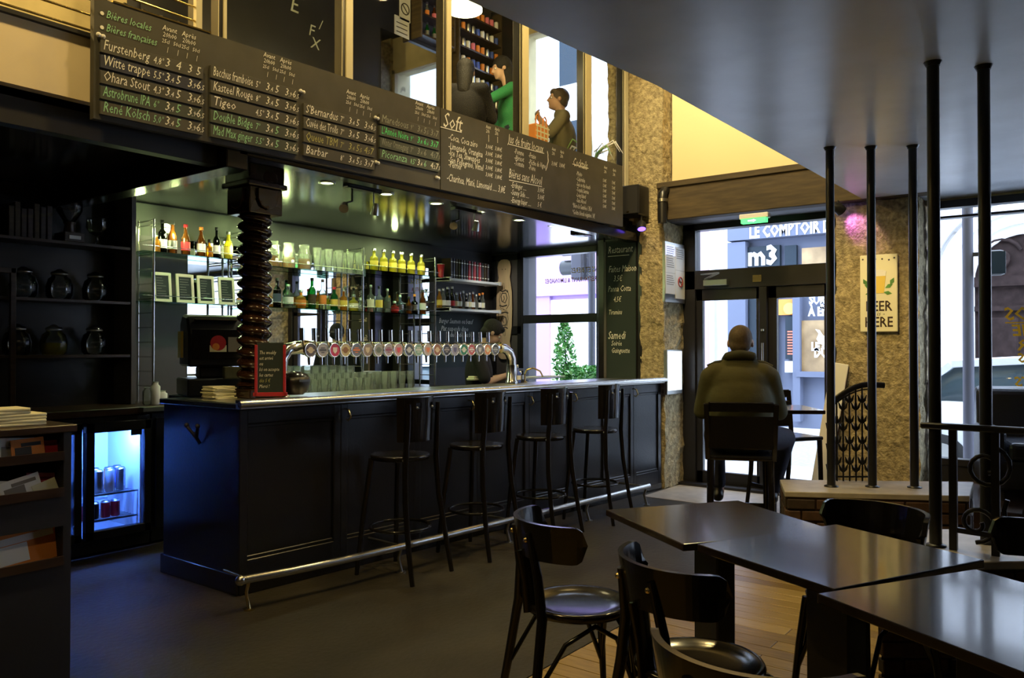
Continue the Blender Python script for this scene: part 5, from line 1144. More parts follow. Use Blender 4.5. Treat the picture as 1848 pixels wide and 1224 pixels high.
k = MB(); k.bar((q1.x, q1.y, LZ+.09), (z_.x, z_.y, LZ+.06), .016, .022); k.build('bottom_rail', 'frame', rg_, world=True)
for j in range(4):
    c = V((q1.x, q1.y, 0))+rd*sp*1.9*j*(.53 if j == 1 else .62); k = MB(); k.box(c.x-.016, c.y-.016, LZ, c.x+.016, c.y+.016, 1.085); k.build('baluster', 'frame', rg_, world=True)
Xr = basis((q1.x, q1.y, LZ), rd, (0, 0, 1))
for cx, cy, r, a0, tn in ((.09, .13, .085, -1.6, 1.3), (.13, .38, .10, 1.2, -1.4), (.32, .18, .13, 2.6, 1.3), (.40, .42, .09, -.5, -1.3), (.58, .22, .12, -1.2, 1.4), (.66, .42, .09, 2, -1.3), (.85, .25, .12, 2.2, 1.3)):
    k = MB(); k.tube(scroll((cx, cy), r, a0, tn, 22, Xr), .010, 6); k.build('scroll', 'iron', rg_, world=True)
cr_ = thing('curved_railing', 'dark leafy iron railing with a sloping rail between the thin posts', 'railing', (*xy(1532, 866, LZ), LZ))
N = 7
rail_pts = []
for i in range(N):
    px = 1499+i*11.5; c = at(px, 868.5, Z=LZ); zt2 = 1.075+.125*math.sin(min(1, i/(N-1))*PI/2); rail_pts.append((c.x, c.y, zt2))
    k = MB(); k.cyl((c.x, c.y, LZ), (c.x, c.y, zt2), .006, 6); bl = k.build('baluster', 'iron', cr_, world=True)
    for j in range(4):
        zz = LZ+.06+j*.14+(.05 if i % 2 else 0)
        if zz+.08 > zt2: continue
        lf = MB(); lf.ball((c.x, c.y, zz+.03), (.010, .010, .035), 0, 8, 6); lf.tube([(c.x, c.y, zz), (c.x+.010, c.y-.014, zz+.02), (c.x+.012, c.y-.026, zz+.055)], [.005, .010, .003], 6); lf.tube([(c.x, c.y, zz), (c.x-.010, c.y+.014, zz+.02), (c.x-.012, c.y+.026, zz+.055)], [.005, .010, .003], 6)
        lf.build('iron_leaf', 'iron', bl, world=True)
e_ = at(1597, 868.5, Z=LZ); rail_pts.append((e_.x, e_.y, 1.195))
k = MB(); k.tube(rail_pts, .020, 8, flat=.55); k.build('handrail', 'frame', cr_, world=True)
k = MB(); k.tube([(p[0], p[1], p[2]-.03) for p in rail_pts[:-1]], .005, 6); k.tube([(p[0], p[1], LZ+.03) for p in rail_pts[:-1]], .006, 6); k.build('rail_bar', 'iron', cr_, world=True)
b = MB(); b.box(6.55, -3.2, 0, 7.9, 1.18, .30); struct('floor_window_dais', b, 'brownwood', .006)
ac = thing('armchair', 'black leather armchair with a straight high back against the dining window', 'armchair', (7.42, .48, .30), PI+.25)
k = MB(); k.box(-.34, -.36, .08, .36, .36, .30); k.build('base', 'leather', ac, bev=.02, seg=2)
k = MB(); k.box(-.22, -.27, .30, .38, .27, .44); k.build('seat_cushion', 'leather', ac, bev=.04, seg=3)
k = MB(); k.prism([(-.40, .10), (-.22, .10), (-.25, .80), (-.33, .84), (-.43, .82)], -.40, .40, 0, Matrix.Rotation(PI/2, 4, 'X')); k.build('backrest', 'leather', ac, bev=.03, seg=2)
for s in (1, -1):
    k = MB(); k.box(-.30, .28*s, .10, .36, .42*s, .54); k.build('armrest', 'leather', ac, bev=.04, seg=3)
for x in (-.3, .3):
    for y in (-.3, .3): k = MB(); k.cyl((x, y, 0), (x, y, .09), .02, 8); k.build('leg', 'black', ac)
tb = thing('tub_chair', 'black leather tub chair with a rounded back, seen from behind at the picture edge', 'armchair', (6.93, -.28, .30), .35)
k = MB(); curved_panel(k, .33, 1.75, .10, .80, .09, .04, (), 30, 10, .35); k.build('backrest', 'leather', tb)
k = MB(); k.lathe([(.001, .10), (.30, .10), (.33, .14), (.33, .38), (.28, .44), (.001, .45)], 28); k.build('seat_cushion', 'leather', tb)
for a in (.6, 2.2, 3.8, 5.4): k = MB(); k.cyl((.24*math.cos(a), .24*math.sin(a), 0), (.24*math.cos(a), .24*math.sin(a), .11), .02, 8); k.build('leg', 'black', tb)

# ------------------------------------------------------------------ things on the facade wall
sg = thing('beer_sign', 'cream tin sign reading BEER is HERE on the stone pier', 'sign', (7.54, 1.75, 1.6))
XS = at(1553, 600, X=7.535); XE = at(1620, 470, X=7.535); y0, y1, z0, z1 = XE.y, XS.y, 1.59, 2.27
k = MB(); k.box(7.525, y0, z0, 7.537, y1, z1); k.build('plate', 'cream', sg, world=True, bev=.006)
cy = (y0+y1)/2; Xs = basis((7.5235, cy, z0), (0, -1, 0), (0, 0, 1)); W = y1-y0
k = MB(); k.text('BEER', .125, Xs @ Matrix.Translation((0, .185, 0)), 0, 0, 'CENTER', .002, .80); k.text('- is -', .055, Xs @ Matrix.Translation((0, .143, 0)), 0, .2, 'CENTER'); k.text('HERE', .125, Xs @ Matrix.Translation((0, .045, 0)), 0, 0, 'CENTER', .002, .80); k.build('lettering', 'brownwood', sg, world=True)
k = MB(); k.prism([(-.045, .34), (.045, .34), (.058, .49), (-.058, .49)], -.002, .002, 0, Xs); bg_ = k.build('printed_glass', 'yellow', sg, world=True)
k = MB(); k.prism([(-.058, .49), (.058, .49), (.064, .53), (.03, .545), (-.03, .545), (-.064, .53)], -.002, .003, 0, Xs); k.build('printed_foam', 'paper', bg_, world=True)
for sx in (1, -1):
    for (ax, ay, an) in ((.085, .40, .5), (.11, .44, 1.1), (.075, .34, -.2)):
        k = MB(); c, s_ = math.cos(an), math.sin(an); pts = [(ax*sx+(u*c-v*s_)*sx, ay+u*s_+v*c) for u, v in ((-.035, 0), (0, .018), (.035, 0), (0, -.018))]
        k.prism(pts if sx > 0 else pts[::-1], -.001, .002, 0, Xs); k.build('printed_leaf', 'leaf', sg, world=True)
k = MB()
for dx in (-.42, -.25, -.08, .1, .28, .42): k.lathe([(.008, .002), (.001, .002)], 8, 0, Xs @ Matrix.Translation((dx*W, .645-.012*(abs(dx)*5 % 2), 0)), caps=False)
k.build('star_holes', 'ink', sg, world=True)['kind'] = 'stuff'
# notices on the reveal of the pier
YN = 3.685
def flat(px0, py0, px1, py1, Y): a, c = at(px0, py0, Y=Y), at(px1, py1, Y=Y); return a.x, a.z, c.x, c.z
nb = thing('notice_board', 'grey notice board with house rules and a no smoking sheet on the stone pier', 'notice board', (7.75, YN, 2.0))
x0, za, x1, zc = flat(1200, 438, 1236, 545, YN)
k = MB(); k.box(x0, YN, zc-.02, x1, YN+.03, za+.02); k.build('backing', 'steel', nb, world=True, bev=.003)
xm = (x0+x1)/2
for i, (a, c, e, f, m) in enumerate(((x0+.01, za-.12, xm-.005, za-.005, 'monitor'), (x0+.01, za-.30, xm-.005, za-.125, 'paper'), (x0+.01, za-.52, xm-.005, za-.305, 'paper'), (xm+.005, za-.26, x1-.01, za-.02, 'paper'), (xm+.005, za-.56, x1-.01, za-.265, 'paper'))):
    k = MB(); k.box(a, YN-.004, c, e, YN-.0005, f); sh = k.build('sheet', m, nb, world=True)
    k = MB()
    if i == 4:
        Xn = basis(((a+e)/2, YN-.006, (c+f)/2+.03), (1, 0, 0), (0, 0, 1)); k.tube([Xn @ V((.05*math.cos(t*PI/10), .05*math.sin(t*PI/10), 0)) for t in range(20)], .006, 5, 0, True); k.bar(Xn @ V((-.035, .035, 0)), Xn @ V((.035, -.035, 0)), .003, .010); k.bar(Xn @ V((-.03, 0, 0)), Xn @ V((.03, 0, 0)), .002, .012, 1)
        k.build('no_smoking_mark', ['red', 'ink'], sh, world=True)
    else:
        for j in range(5): k.box(a+.02, YN-.0055, f-.03-j*.022, e-.02-random.uniform(0, .04), YN-.0045, f-.024-j*.022)
        k.build('print_lines', 'inkgrey', sh, world=True)['kind'] = 'stuff'
x0, za, x1, zc = flat(1203, 634, 1229, 710, YN)
lm = thing('lit_menu_case', 'slim menu case with a bright white sheet on the stone pier beside the door', 'menu case', (7.75, YN, 1.3))
k = MB(); k.box(x0-.01, YN-.01, zc, x1+.01, YN+.03, za+.015); k.build('case', 'steel', lm, world=True, bev=.003)
k = MB(); k.box(x0+.005, YN-.014, zc+.04, x1-.005, YN-.0105, za); k.build('sheet', 'lightbox', lm, world=True)
k = MB(); k.text('n°1', .03, basis(((x0+x1)/2, YN-.016, za-.04), (1, 0, 0), (0, 0, 1)), 0, 0, 'CENTER'); k.build('lettering', 'ink', lm, world=True)
# restaurant list on the pilaster
rl = thing('restaurant_chalkboard', 'tall narrow chalkboard list on the dark pilaster right of the bar window', 'chalkboard', (7.5, 4.22, 1.7))
k = MB(); k.box(7.495, 4.05, .95, 7.515, 4.41, 2.60); k.build('panel', 'greenboard', rl, world=True)
k = MB(); k.box(7.488, 4.405, .95, 7.515, 4.435, 2.60); k.box(7.488, 4.05, .93, 7.515, 4.435, .96); k.build('frame', 'greywall', rl, world=True)
k = MB()
for s, px, py, sz in (('Restaurant', 1097, 458, .11), ('Faites Maison', 1098, 492, .10), ('3,5€', 1107, 508, .09), ('Panna Cotta', 1097, 527, .09), ('4,5€', 1107, 545, .08), ('Tiramisu', 1098, 568, .075), ('Samedi', 1097, 612, .12), ('Soirée', 1103, 624, .08), ('Guinguette', 1103, 637, .08)):
    p = at(px, py, X=7.492); k.text(s, sz, basis((7.4925, p.y, p.z), (0, -1, 0), (0, 0, 1)), 0, .25, sx=.62)
p = at(1097, 462, X=7.492); k.box(7.492, p.y-.26, p.z-.01, 7.4935, p.y, p.z-.004); k.build('lettering', 'chalk', rl, world=True)
# loudspeaker, coloured spots, pipe and exit sign round the beam
sp_ = thing('loudspeaker', 'black box loudspeaker hung on the stone column beside the drinks board', 'loudspeaker', (7.38, 4.0, 2.82))
k = MB(); k.box(7.27, 3.89, 2.82, 7.50, 4.14, 3.13); k.build('cabinet', 'plastic', sp_, world=True, bev=.012)
k = MB(); k.box(7.264, 3.905, 2.835, 7.272, 4.125, 3.115); k.build('grille', 'black', sp_, world=True)
k = MB(); k.box(7.261, 4.0, 2.845, 7.265, 4.03, 2.86); k.build('badge', 'brass', sp_, world=True)
k = MB(); k.box(7.48, 4.10, 2.80, 7.56, 4.17, 3.16); k.build('bracket', 'beige', sp_, world=True)
def colour_spot(label, p, lens, aim, lc, pw, st_):
    t = thing('colour_spot', label, 'spotlight', p); d = (V(aim)-V(p)).normalized()
    k = MB(); k.tube([V((0, 0, 0))-d*.05, V((0, 0, 0))-d*.02, d*.05], [.02, .045, .05], 14); k.cyl((0, 0, 0), (.0, 0, st_), .010); k.build('housing', 'plastic', t)
    X = basis(d*.0515, d.cross(V((0, 0, 1))), d.cross(V((0, 0, 1))).cross(d)); k = MB(); k.lathe([(.001, 0), (.042, 0)], 14, 0, X, caps=False); k.build('lens', lens, t)
    lamp('SPOT', 'colour_spot_light', V(p)+d*.07, pw, lc, .02, aim=aim, spot=70, blend=.6)
colour_spot('small purple-lit spotlight under the loudspeaker by the drinks board', (7.36, 3.91, 2.72), 'purple', (7.1, 3.7, 2.0), (.22, .10, 1), 9, .10)
colour_spot('small purple-lit spotlight behind the beam end, washing the stone pier pink', (7.42, 1.98, 2.70), 'purple', (7.60, 1.86, 2.55), (.75, .20, 1), 7, .066)
vp = thing('vent_pipe', 'black elbow pipe at the left end of the brown beam', 'pipe', (7.40, 3.72, 2.9))
k = MB(); k.tube([(7.50, 3.68, 3.06), (7.42, 3.68, 3.06), (7.385, 3.68, 3.02), (7.38, 3.68, 2.95), (7.38, 3.68, 2.72)], .045, 12); k.build('tube', 'plastic', vp, world=True)
k = MB(); k.lathe([(.055, -.015), (.055, .015)], 14, 0, Matrix.Translation((7.38, 3.68, 2.95))); k.build('clamp', 'steel', vp, world=True)
ex = thing('exit_sign', 'lit green emergency exit box hanging under the brown beam', 'exit sign', (7.5, 2.76, 2.68))
k = MB(); k.box(7.44, 2.62, 2.685, 7.52, 2.90, 2.735); k.build('housing', 'white', ex, world=True, bev=.006)
k = MB(); k.box(7.437, 2.64, 2.645, 7.50, 2.88, 2.685); k.build('panel', 'exitgreen', ex, world=True)
k = MB(); k.prism([(-.05, -.006), (.0, -.006), (0, -.014), (.03, 0), (0, .014), (0, .006), (-.05, .006)], 0, .001, 0, basis((7.4355, 2.76, 2.665), (0, -1, 0), (0, 0, 1))); k.build('arrow', 'exitwhite', ex, world=True)
# roll-down screen
scn = thing('projection_screen', 'large cream roll-down screen glowing above the brown beam', 'screen', (7.7, 3.0, 3.2))
k = MB(); vs = []; NY, NZ = 24, 10
for j in range(NZ+1):
    for i in range(NY+1): vs.append((7.74+.006*math.sin(i*.9+j*.2)*(1-j/NZ), 3.745-2.05*i/NY, 3.19+1.75*j/NZ))
k.add(vs, [(j*(NY+1)+i, j*(NY+1)+i+1, (j+1)*(NY+1)+i+1, (j+1)*(NY+1)+i) for j in range(NZ) for i in range(NY)], 0, True); k.build('cloth', 'screen', scn, world=True)
k = MB(); k.box(7.725, 1.7, 3.165, 7.75, 3.745, 3.195); k.build('bottom_bar', 'brownwood', scn, world=True)
k = MB(); k.tube([(7.72, 2.86, 3.17), (7.70, 2.86, 3.13), (7.70, 2.75, 3.13), (7.72, 2.75, 3.17)], .006, 6); k.build('pull_handle', 'white', scn, world=True)
k = MB(); k.cyl((7.73, 1.65, 4.98), (7.73, 3.745, 4.98), .05, 14); k.build('roller', 'white', scn, world=True)
# white sandwich board leaning by the door post
sw = thing('sandwich_board', 'white folding board leaning beside the door behind the first thin post', 'sign board', (7.65, 2.12, 0))
p0, p1 = at(1488, 868, X=7.66), at(1516, 650, X=7.66)
k = MB(); k.bar((7.49, 2.20, .02), (7.49, 1.985, 1.31), .02, .15, up=(0, 1, 0)); k.build('panel', 'paper', sw, world=True, bev=.004)
k = MB(); k.bar((7.512, 2.17, .02), (7.508, 1.97, 1.29), .012, .12, up=(0, 1, 0)); k.build('back_panel', 'brownwood', sw, world=True, bev=.004)

# ------------------------------------------------------------------ flyer rack and napkins at the left edge
fk = thing('flyer_rack', 'black open rack of flyers and papers cut by the left edge of the picture', 'rack', (.7, 3.5, 0))
RY = 3.40
k = MB(); k.box(-.3, RY+.18, 0, 1.50, RY+.36, 1.11); k.build('back_panel', 'black', fk, world=True)
k = MB(); k.box(-.3, RY-.03, 1.11, 1.52, RY+.38, 1.14); k.build('top', 'brownwood', fk, world=True, bev=.004)
k = MB(); k.box(1.47, RY-.02, 0, 1.50, RY+.18, 1.11); k.build('side_panel', 'black', fk, world=True)
for z, h in ((1.02, .012), (.875, .012), (.60, .012)):
    k = MB(); k.box(-.3, RY-.02, z-.02, 1.47, RY+.18, z-.008); k.box(-.3, RY-.03, z-.02, 1.47, RY-.018, z+.015); k.build('shelf', 'brownwood', fk, world=True)
k = MB(); k.box(-.3, RY-.02, .735, 1.47, RY-.005, .857); k.build('front_board', 'black', fk, world=True)
k = MB(); k.box(-.3, RY-.02, .0, 1.47, RY-.005, .58); k.build('front_board', 'black', fk, world=True)
def sheet(name, label, px, pz, wd, ht_, m, tilt, m2=None, y=RY+.03, lean=.12):
    p = at(px, 900, Y=y); t = thing(name, label, 'flyer', (p.x, y, pz), 0, 'flyers in the rack')
    X = Matrix.Rotation(-lean, 4, 'X') @ Matrix.Rotation(tilt, 4, 'Y')
    k = MB(); k.box(-wd/2, 0, 0, wd/2, .006, ht_, 0, X); k.build('cover', m, t)
    if m2: k = MB(); k.box(-wd*.4, -.001, ht_*.12, wd*.1, 0, ht_*.6, 0, X); k.box(-wd*.2, -.0012, ht_*.62, wd*.4, 0, ht_*.8, 0, X); k.build('print', m2, t)
sheet('booklet', 'white booklet standing in the top slot of the rack', 28, 1.013, .13, .085, 'paper', .06, 'inkgrey'); sheet('booklet', 'orange booklet standing in the top slot of the rack', 52, 1.013, .12, .08, 'orange', -.05, 'ink', RY+.02); sheet('booklet', 'dark red booklet at the right end of the top slot', 84, 1.013, .12, .065, 'red', .03)
sheet('flyer', 'white flyer at the left end of the second slot', 10, .868, .09, .065, 'paper', .15, 'inkgrey'); sheet('flyer', 'white flyer tilted in the middle of the second slot', 42, .868, .15, .075, 'paper', -.22, 'inkgrey', RY+.02); sheet('flyer', 'pink flyer leaning in the second slot', 72, .868, .11, .08, 'pink', .12, 'red', RY+.05); sheet('flyer', 'cream flyer at the right end of the second slot', 86, .868, .09, .05, 'cream', -.3, None, RY+.015)
sheet('newspaper', 'orange and white newspaper leaning in the lowest slot of the rack', 40, .592, .34, .15, 'orange', -.10, 'paper', RY+.03, .2)
k0 = at(18, 740, Y=RY+.12)
for i in range(6):
    k = MB(); w_ = .11-(.03 if i > 3 else 0); k.box(-w_, -.07, 0, w_, .07, .0115, 0, Matrix.Rotation(random.uniform(-.05, .05), 4, 'Z')); o = tag(k.build('napkin_bundle', 'cream', None, .003), f'{ORD[i]} cream napkin bundle from the bottom of the pile on the flyer rack', 'napkin', 'napkins on the flyer rack'); o.location = (k0.x-(.03 if i > 3 else 0), RY+.12, 1.1405+i*.012)
k = MB(); k.box(-.14, -.09, 0, .10, .09, .02); k.box(-.14, -.09, .02, .10, -.08, .03)

# ------------------------------------------------------------------ the gallery upstairs
gw = thing('gallery_blackboard', 'big black chalk wall panel with faint drawings on the gallery back wall', 'blackboard', (5.2, 6.28, 3.0))
k = MB(); k.box(3.3, 6.275, 2.9, 7.0, 6.298, 5.75); k.build('panel', 'wallboard', gw, world=True)
k = MB()
for px, py, s, sz in ((522, 18, 'L', .22), (528, 14, '-', .2), (556, 62, 'F', .16), (575, 52, '/', .14), (560, 85, 'X', .16)):
    p = at(px, py, Y=6.272); k.text(s, sz, basis(p, (1, 0, 0), (0, 0, 1)), 0, .2)
k.build('lettering', 'chalkdim', gw, world=True)
for (px0, py0, px1, py1, lab) in ((721, 0, 740, 34, 'no smoking notice'), (712, 38, 738, 68, 'printed paper notice')):
    a, c = at(px0, py1, Y=6.27), at(px1, py0, Y=6.27); t = thing('notice_sheet', lab+' on the gallery chalk wall', 'notice', ((a.x+c.x)/2, 6.27, a.z), 0)
    k = MB(); k.box(a.x, 6.265, a.z, c.x, 6.274, c.z); sh = k.build('sheet', 'inkgrey' if 'smok' in lab else 'inkgrey', t, world=True); sh.data.materials[0] = M['pave']
    k = MB(); Xn = basis(((a.x+c.x)/2, 6.263, (a.z+c.z)/2), (1, 0, 0), (0, 0, 1))
    if 'smok' in lab: k.tube([Xn @ V((.06*math.cos(i*PI/10), .06*math.sin(i*PI/10), 0)) for i in range(20)], .007, 5, 0, True); k.bar(Xn @ V((-.04, .04, 0)), Xn @ V((.04, -.04, 0)), .003, .012)
    else:
        for j in range(3): k.box(-.09, .05-j*.05, 0, .08, .06-j*.05, .001, 0, Xn)
    k.build('print', 'ink', t, world=True)
b = MB(); b.box(5.93, 6.262, 3.05, 6.96, 6.274, 4.88); tag(b.build('gallery_mirror', 'smoke'), 'dark mirror on the gallery back wall reflecting the street window', 'mirror')
def rack(label, x0, x1, zs, kind, n, grp):
    t = thing('bottle_shelf', label, 'shelf', ((x0+x1)/2, 6.2, zs[0]))
    for z in zs:
        k = MB(); k.box(x0, 6.12, z-.02, x1, 6.27, z); k.build('shelf', 'brownwood', t, world=True)
    for x in (x0-.012, x1+.012): k = MB(); k.box(x-.012, 6.12, zs[0]-.05, x+.012, 6.27, zs[-1]+.22); k.build('side_panel', 'beam', t, world=True)
    for r, z in enumerate(zs):
        for i in range(n):
            x = x0+.03+(x1-x0-.06)*i/(n-1); m = random.choice(('paper', 'cream', 'orange', 'steel', 'green', 'blue', 'pink'))
            if kind == 'can': can('drink_can', f'{ORD[i]} can from the left, {ORD[len(zs)-1-r]} gallery can shelf from the top', (x, 6.18, z+.001), m, 'steel', grp, .027, .115)
            else: bottle('gallery_bottle', f'{ORD[i]} bottle from the left, {ORD[len(zs)-1-r]} shelf from the top {label.split(" ", 3)[-1]}', (x, 6.19, z+.001), P_beer(.17, .026), random.choice(('g_brown', 'g_dark', 'g_clear', 'g_green')), m, (.03, .08), 'steel', grp, n=10)
rack('wooden can shelves by the gallery street window', 7.06, 7.84, (4.42, 4.62, 4.82, 5.02, 5.22, 5.42), 'can', 9, 'cans on the gallery shelves')
rack('small bottle shelves over the gallery mirror', 6.42, 6.95, (4.95, 5.18, 5.41), 'b', 5, 'bottles over the gallery mirror')
rack('low bottle shelves behind the gallery wires', 2.95, 3.9, (3.75, 3.98), 'b', 7, 'bottles behind the gallery wires')
b = MB(); b.box(6.97, 6.22, 2.9, 7.04, 6.298, 5.7); b.box(7.86, 5.84, 2.9, 7.9, 6.3, 5.7); struct('trim_gallery_corner', b, 'frame')
# cable railing
cr = thing('cable_railing', 'horizontal wire railing above the plaster band of the gallery', 'railing', (1, 4.1, 3.0))
for z in [3.045+i*.078 for i in range(10)]:
    k = MB(); k.cyl((-2.9, 4.10, z), (2.47, 4.10, z), .0065, 6); k.build('cable', 'brass', cr, world=True)
for x in (-1, .72, 2.485): k = MB(); k.box(x-.018, 4.085, 2.99, x+.018, 4.115, 3.85); k.build('stanchion', 'postpaint', cr, world=True)
# pendant lamp
pl = thing('pendant_lamp', 'glowing round pendant lamp behind the gallery glass', 'lamp', (5.50, 4.72, 4.52))
k = MB(); k.lathe([(.02, .12), (.10, .10), (.165, .02), (.165, .0), (.10, -.025), (.001, -.035)], 24); k.build('shade', 'shade', pl)
k = MB(); k.cyl((0, 0, .12), (0, 0, 1.26), .006, 6); k.lathe([(.03, .11), (.03, .16)], 10); k.build('cord', 'black', pl)
lamp('POINT', 'pendant_lamp_light', (5.50, 4.72, 4.40), 16, WARM2, .12)
# table, bag and plant at the gallery window
gt = thing('gallery_table', 'dark table on the gallery beside the man by the window', 'table', (6.62, 4.52, GZ), 0)
k = MB(); k.box(-.45, -.26, .47, .32, .26, .50); k.build('table_top', 'tabletop', gt, bev=.004)
for x in (-.38, .26):
    for y in (-.2, .2): k = MB(); k.box(x-.02, y-.02, 0, x+.02, y+.02, .47); k.build('leg', 'black', gt)
for (loc, ang, lb) in (((7.10, 4.72, GZ), 2.22, 'dark chair under the man by the gallery window'), ((5.72, 4.90, GZ), .55, 'dark chair under the person in black on the gallery')):
    t = thing('gallery_chair', lb, 'chair', (loc[0], loc[1], GZ), ang, 'gallery chairs')
    k = MB(); k.box(-.2, -.2, .40, .2, .2, .43); k.build('seat', 'satin', t)
    for x in (-.18, .18):
        for y in (-.18, .18): k = MB(); k.box(x-.015, y-.015, 0, x+.015, y+.015, .40); k.build('leg', 'satin', t)
bgp = at(972, 246, Y=4.42)
bag = thing('checked_bag', 'orange checked shopping bag standing by the gallery window', 'bag', (bgp.x, 4.42, bgp.z-.10))
k = MB(); k.box(-.11, -.05, 0, .11, .05, .2); k.build('body', 'orange', bag, bev=.01)
k = MB()
for i in range(4): k.box(-.112, -.0515, .02+i*.05, .112, -.0505, .035+i*.05); k.box(-.1+i*.058, -.0518, 0, -.085+i*.058, -.0506, .2)
k.build('check_pattern', 'cream', bag)['kind'] = 'stuff'
for s in (-.06, .06): k = MB(); k.tube([(s-.03, -.03, .2), (s-.025, -.03, .27), (s, -.03, .295), (s+.025, -.03, .27), (s+.03, -.03, .2)], .007, 6); k.build('handle', 'orange', bag)
bx_ = thing('gallery_box', 'low dark box under the orange bag on the gallery edge', 'box', (bgp.x, 4.42, GZ)); k = MB(); k.box(-.14, -.07, 0, .14, .07, bgp.z-.101-GZ); k.build('body', 'darkpaint', bx_, bev=.004); k = MB(); k.box(-.03, -.073, .3, .03, -.07, .33); k.build('handle', 'steel', bx_)
pt_ = thing('spider_plant', 'pale long-leaved plant in a pot at the end of the gallery window', 'plant', (7.10, 4.34, GZ))
k = MB(); k.lathe([(.09, 0), (.12, .5), (.13, .52), (.11, .52), (.10, .5), (.001, .49)], 16); k.build('pot', 'darkpaint', pt_)
for i in range(16):
    a = i*2.4; L = random.uniform(.24, .36); k = MB(); k.tube([(0, 0, .5), (.3*L*math.cos(a), .3*L*math.sin(a), .5+.55*L), (.75*L*math.cos(a), .75*L*math.sin(a), .5+.75*L), (L*math.cos(a), L*math.sin(a), .5+.35*L)], [.006, .012, .010, .002], 6, flat=.3); k.build('leaf', 'palestone' if i % 3 else 'leaf2', pt_)

# ------------------------------------------------------------------ across the street
OX = 15.0
M['skyglow'] = mat('skyglow_shop_pane', (.9, .9, .88), .6, emit=.7, ecol=(.95, .97, 1)); M['litwarm'] = mat('lit_warm_shop', (.35, .24, .12), .5, emit=.18, ecol=(1, .62, .25), noise=.6, nscale=3)  # white shop panes are given a glow for the bright sky they mirror
def fbox(t, name, px0, py0, px1, py1, m, out=.0, th=.2, Xp=OX):
    a, c = at(px0, py1, X=Xp), at(px1, py0, X=Xp); k = MB(); k.box(Xp-out, min(a.y, c.y), min(a.z, c.z), Xp+th, max(a.y, c.y), max(a.z, c.z)); return k.build(name, m, t, world=True)
mv = thing('mauve_house', 'mauve shop front with slate blue strip across the street behind the bar window', 'building', (15.2, 10, 0))
k = MB(); k.box(15.05, 8.6, -.1, 15.6, 14.5, 4.3); k.build('wall', 'mauve', mv, world=True); k = MB(); k.box(15.05, 8.6, 4.3, 15.6, 14.5, 9); k.build('upper_wall', 'palestone', mv, world=True)
fbox(mv, 'slate_strip', 930, 440, 967, 521, 'slateblue', .06); fbox(mv, 'shop_window', 940, 523, 960, 680, 'skyglow', .0); fbox(mv, 'shop_window_frame', 958, 521, 967, 690, 'slateblue', .05)
fbox(mv, 'fascia', 967, 440, 1085, 536, 'mauve', .10); fbox(mv, 'pilaster', 967, 520, 994, 700, 'mauve', .05); fbox(mv, 'shop_window', 994, 538, 1085, 700, 'skyglow', .0); fbox(mv, 'window_bar', 994, 572, 1085, 578, 'mauve', .05)
for i in range(3):
    for j in range(2):
        k = MB(); k.box(15.0, 9.2+i*1.7, 5.0+j*2.3, 15.08, 10.1+i*1.7, 6.6+j*2.3); w_ = k.build('window', 'white', mv, world=True); k = MB(); k.box(14.98, 9.27+i*1.7, 5.07+j*2.3, 15.01, 10.03+i*1.7, 6.53+j*2.3); k.build('pane', 'shopdark', w_, world=True)
gh = thing('grey_shop', 'grey shop front of a chicken restaurant opposite the entrance door', 'building', (15.2, 5, 0))
pk = thing('pink_house', 'pale pink and white house front opposite the left leaf of the door', 'building', (15.2, 8, 0))
gl_ = at(1318, 500, X=OX).y; pr_ = at(1283, 500, X=OX).y
k = MB(); k.box(15.05, gl_, -.1, 15.6, 8.6, 9); k.build('wall', 'palestone', pk, world=True); k = MB(); k.box(14.98, pr_, -.1, 15.06, 8.58, 9); k.build('rendered_strip', 'pinkwall', pk, world=True)
k = MB(); k.tube([(14.93, pr_-.05, 0), (14.93, pr_-.05, 8)], .05, 8); k.build('drain_pipe', 'palestone', pk, world=True)
k = MB(); k.box(15.1, 2.6, -.1, 15.6, gl_, 9); k.build('wall', 'shopgrey', gh, world=True)
fbox(gh, 'fascia', 1318, 380, 1560, 437, 'shopgrey', .15)
k = MB(); p = at(1352, 430, X=14.84); k.text('LE COMPTOIR DU POULET', .33, basis((14.84, p.y, p.z), (0, -1, 0), (0, 0, 1)), 0, 0, 'LEFT', .012, .62); k.build('lettering', 'white', gh, world=True)
for (x0, x1, m) in ((1349, 1407, 'shopdark'), (1416, 1437, 'shopdark'), (1447, 1530, 'litwarm')): fbox(gh, 'transom_window', x0, 442, x1, 489, m, .0)
k = MB(); p = at(1349, 479, X=14.98); k.text('m3', .50, basis((14.98, p.y, p.z), (0, -1, 0), (0, 0, 1)), 0, 0, 'LEFT', .02, .92); k.build('lettering', 'pave', gh, world=True)
fbox(gh, 'pilaster', 1318, 437, 1349, 760, 'shopgrey', .12); fbox(gh, 'door_glass', 1352, 500, 1402, 700, 'shopdark', .0)
fbox(gh, 'orange_poster', 1407, 540, 1433, 569, 'orange', .06); k = MB(); p = at(1424, 557, X=14.92); k.lathe([(.001, 0), (.11, 0)], 14, 0, basis((14.925, p.y, p.z), (0, -1, 0), (0, 0, 1)), caps=False); k.build('poster_sun', 'yellow', gh, world=True)
fbox(gh, 'menu_panel', 1419, 571, 1434, 648, 'shopdark', .05); fbox(gh, 'shop_window', 1447, 577, 1530, 672, 'litwarm', .0); fbox(gh, 'pilaster', 1434, 500, 1446, 760, 'shopgrey', .10); fbox(gh, 'sill', 1440, 672, 1540, 680, 'shopgrey', .12); fbox(gh, 'leaflet', 1418, 652, 1433, 672, 'paper', .05)
k = MB()
for s, px, py, sz in (('SUR PLACE', 1460, 549, .22), ('&', 1480, 557, .14), ('À EMPORTER', 1459, 570, .22)): p = at(px, py, X=14.94); k.text(s, sz, basis((14.94, p.y, p.z), (0, -1, 0), (0, 0, 1)), 0, 0, 'LEFT', .01, .75)
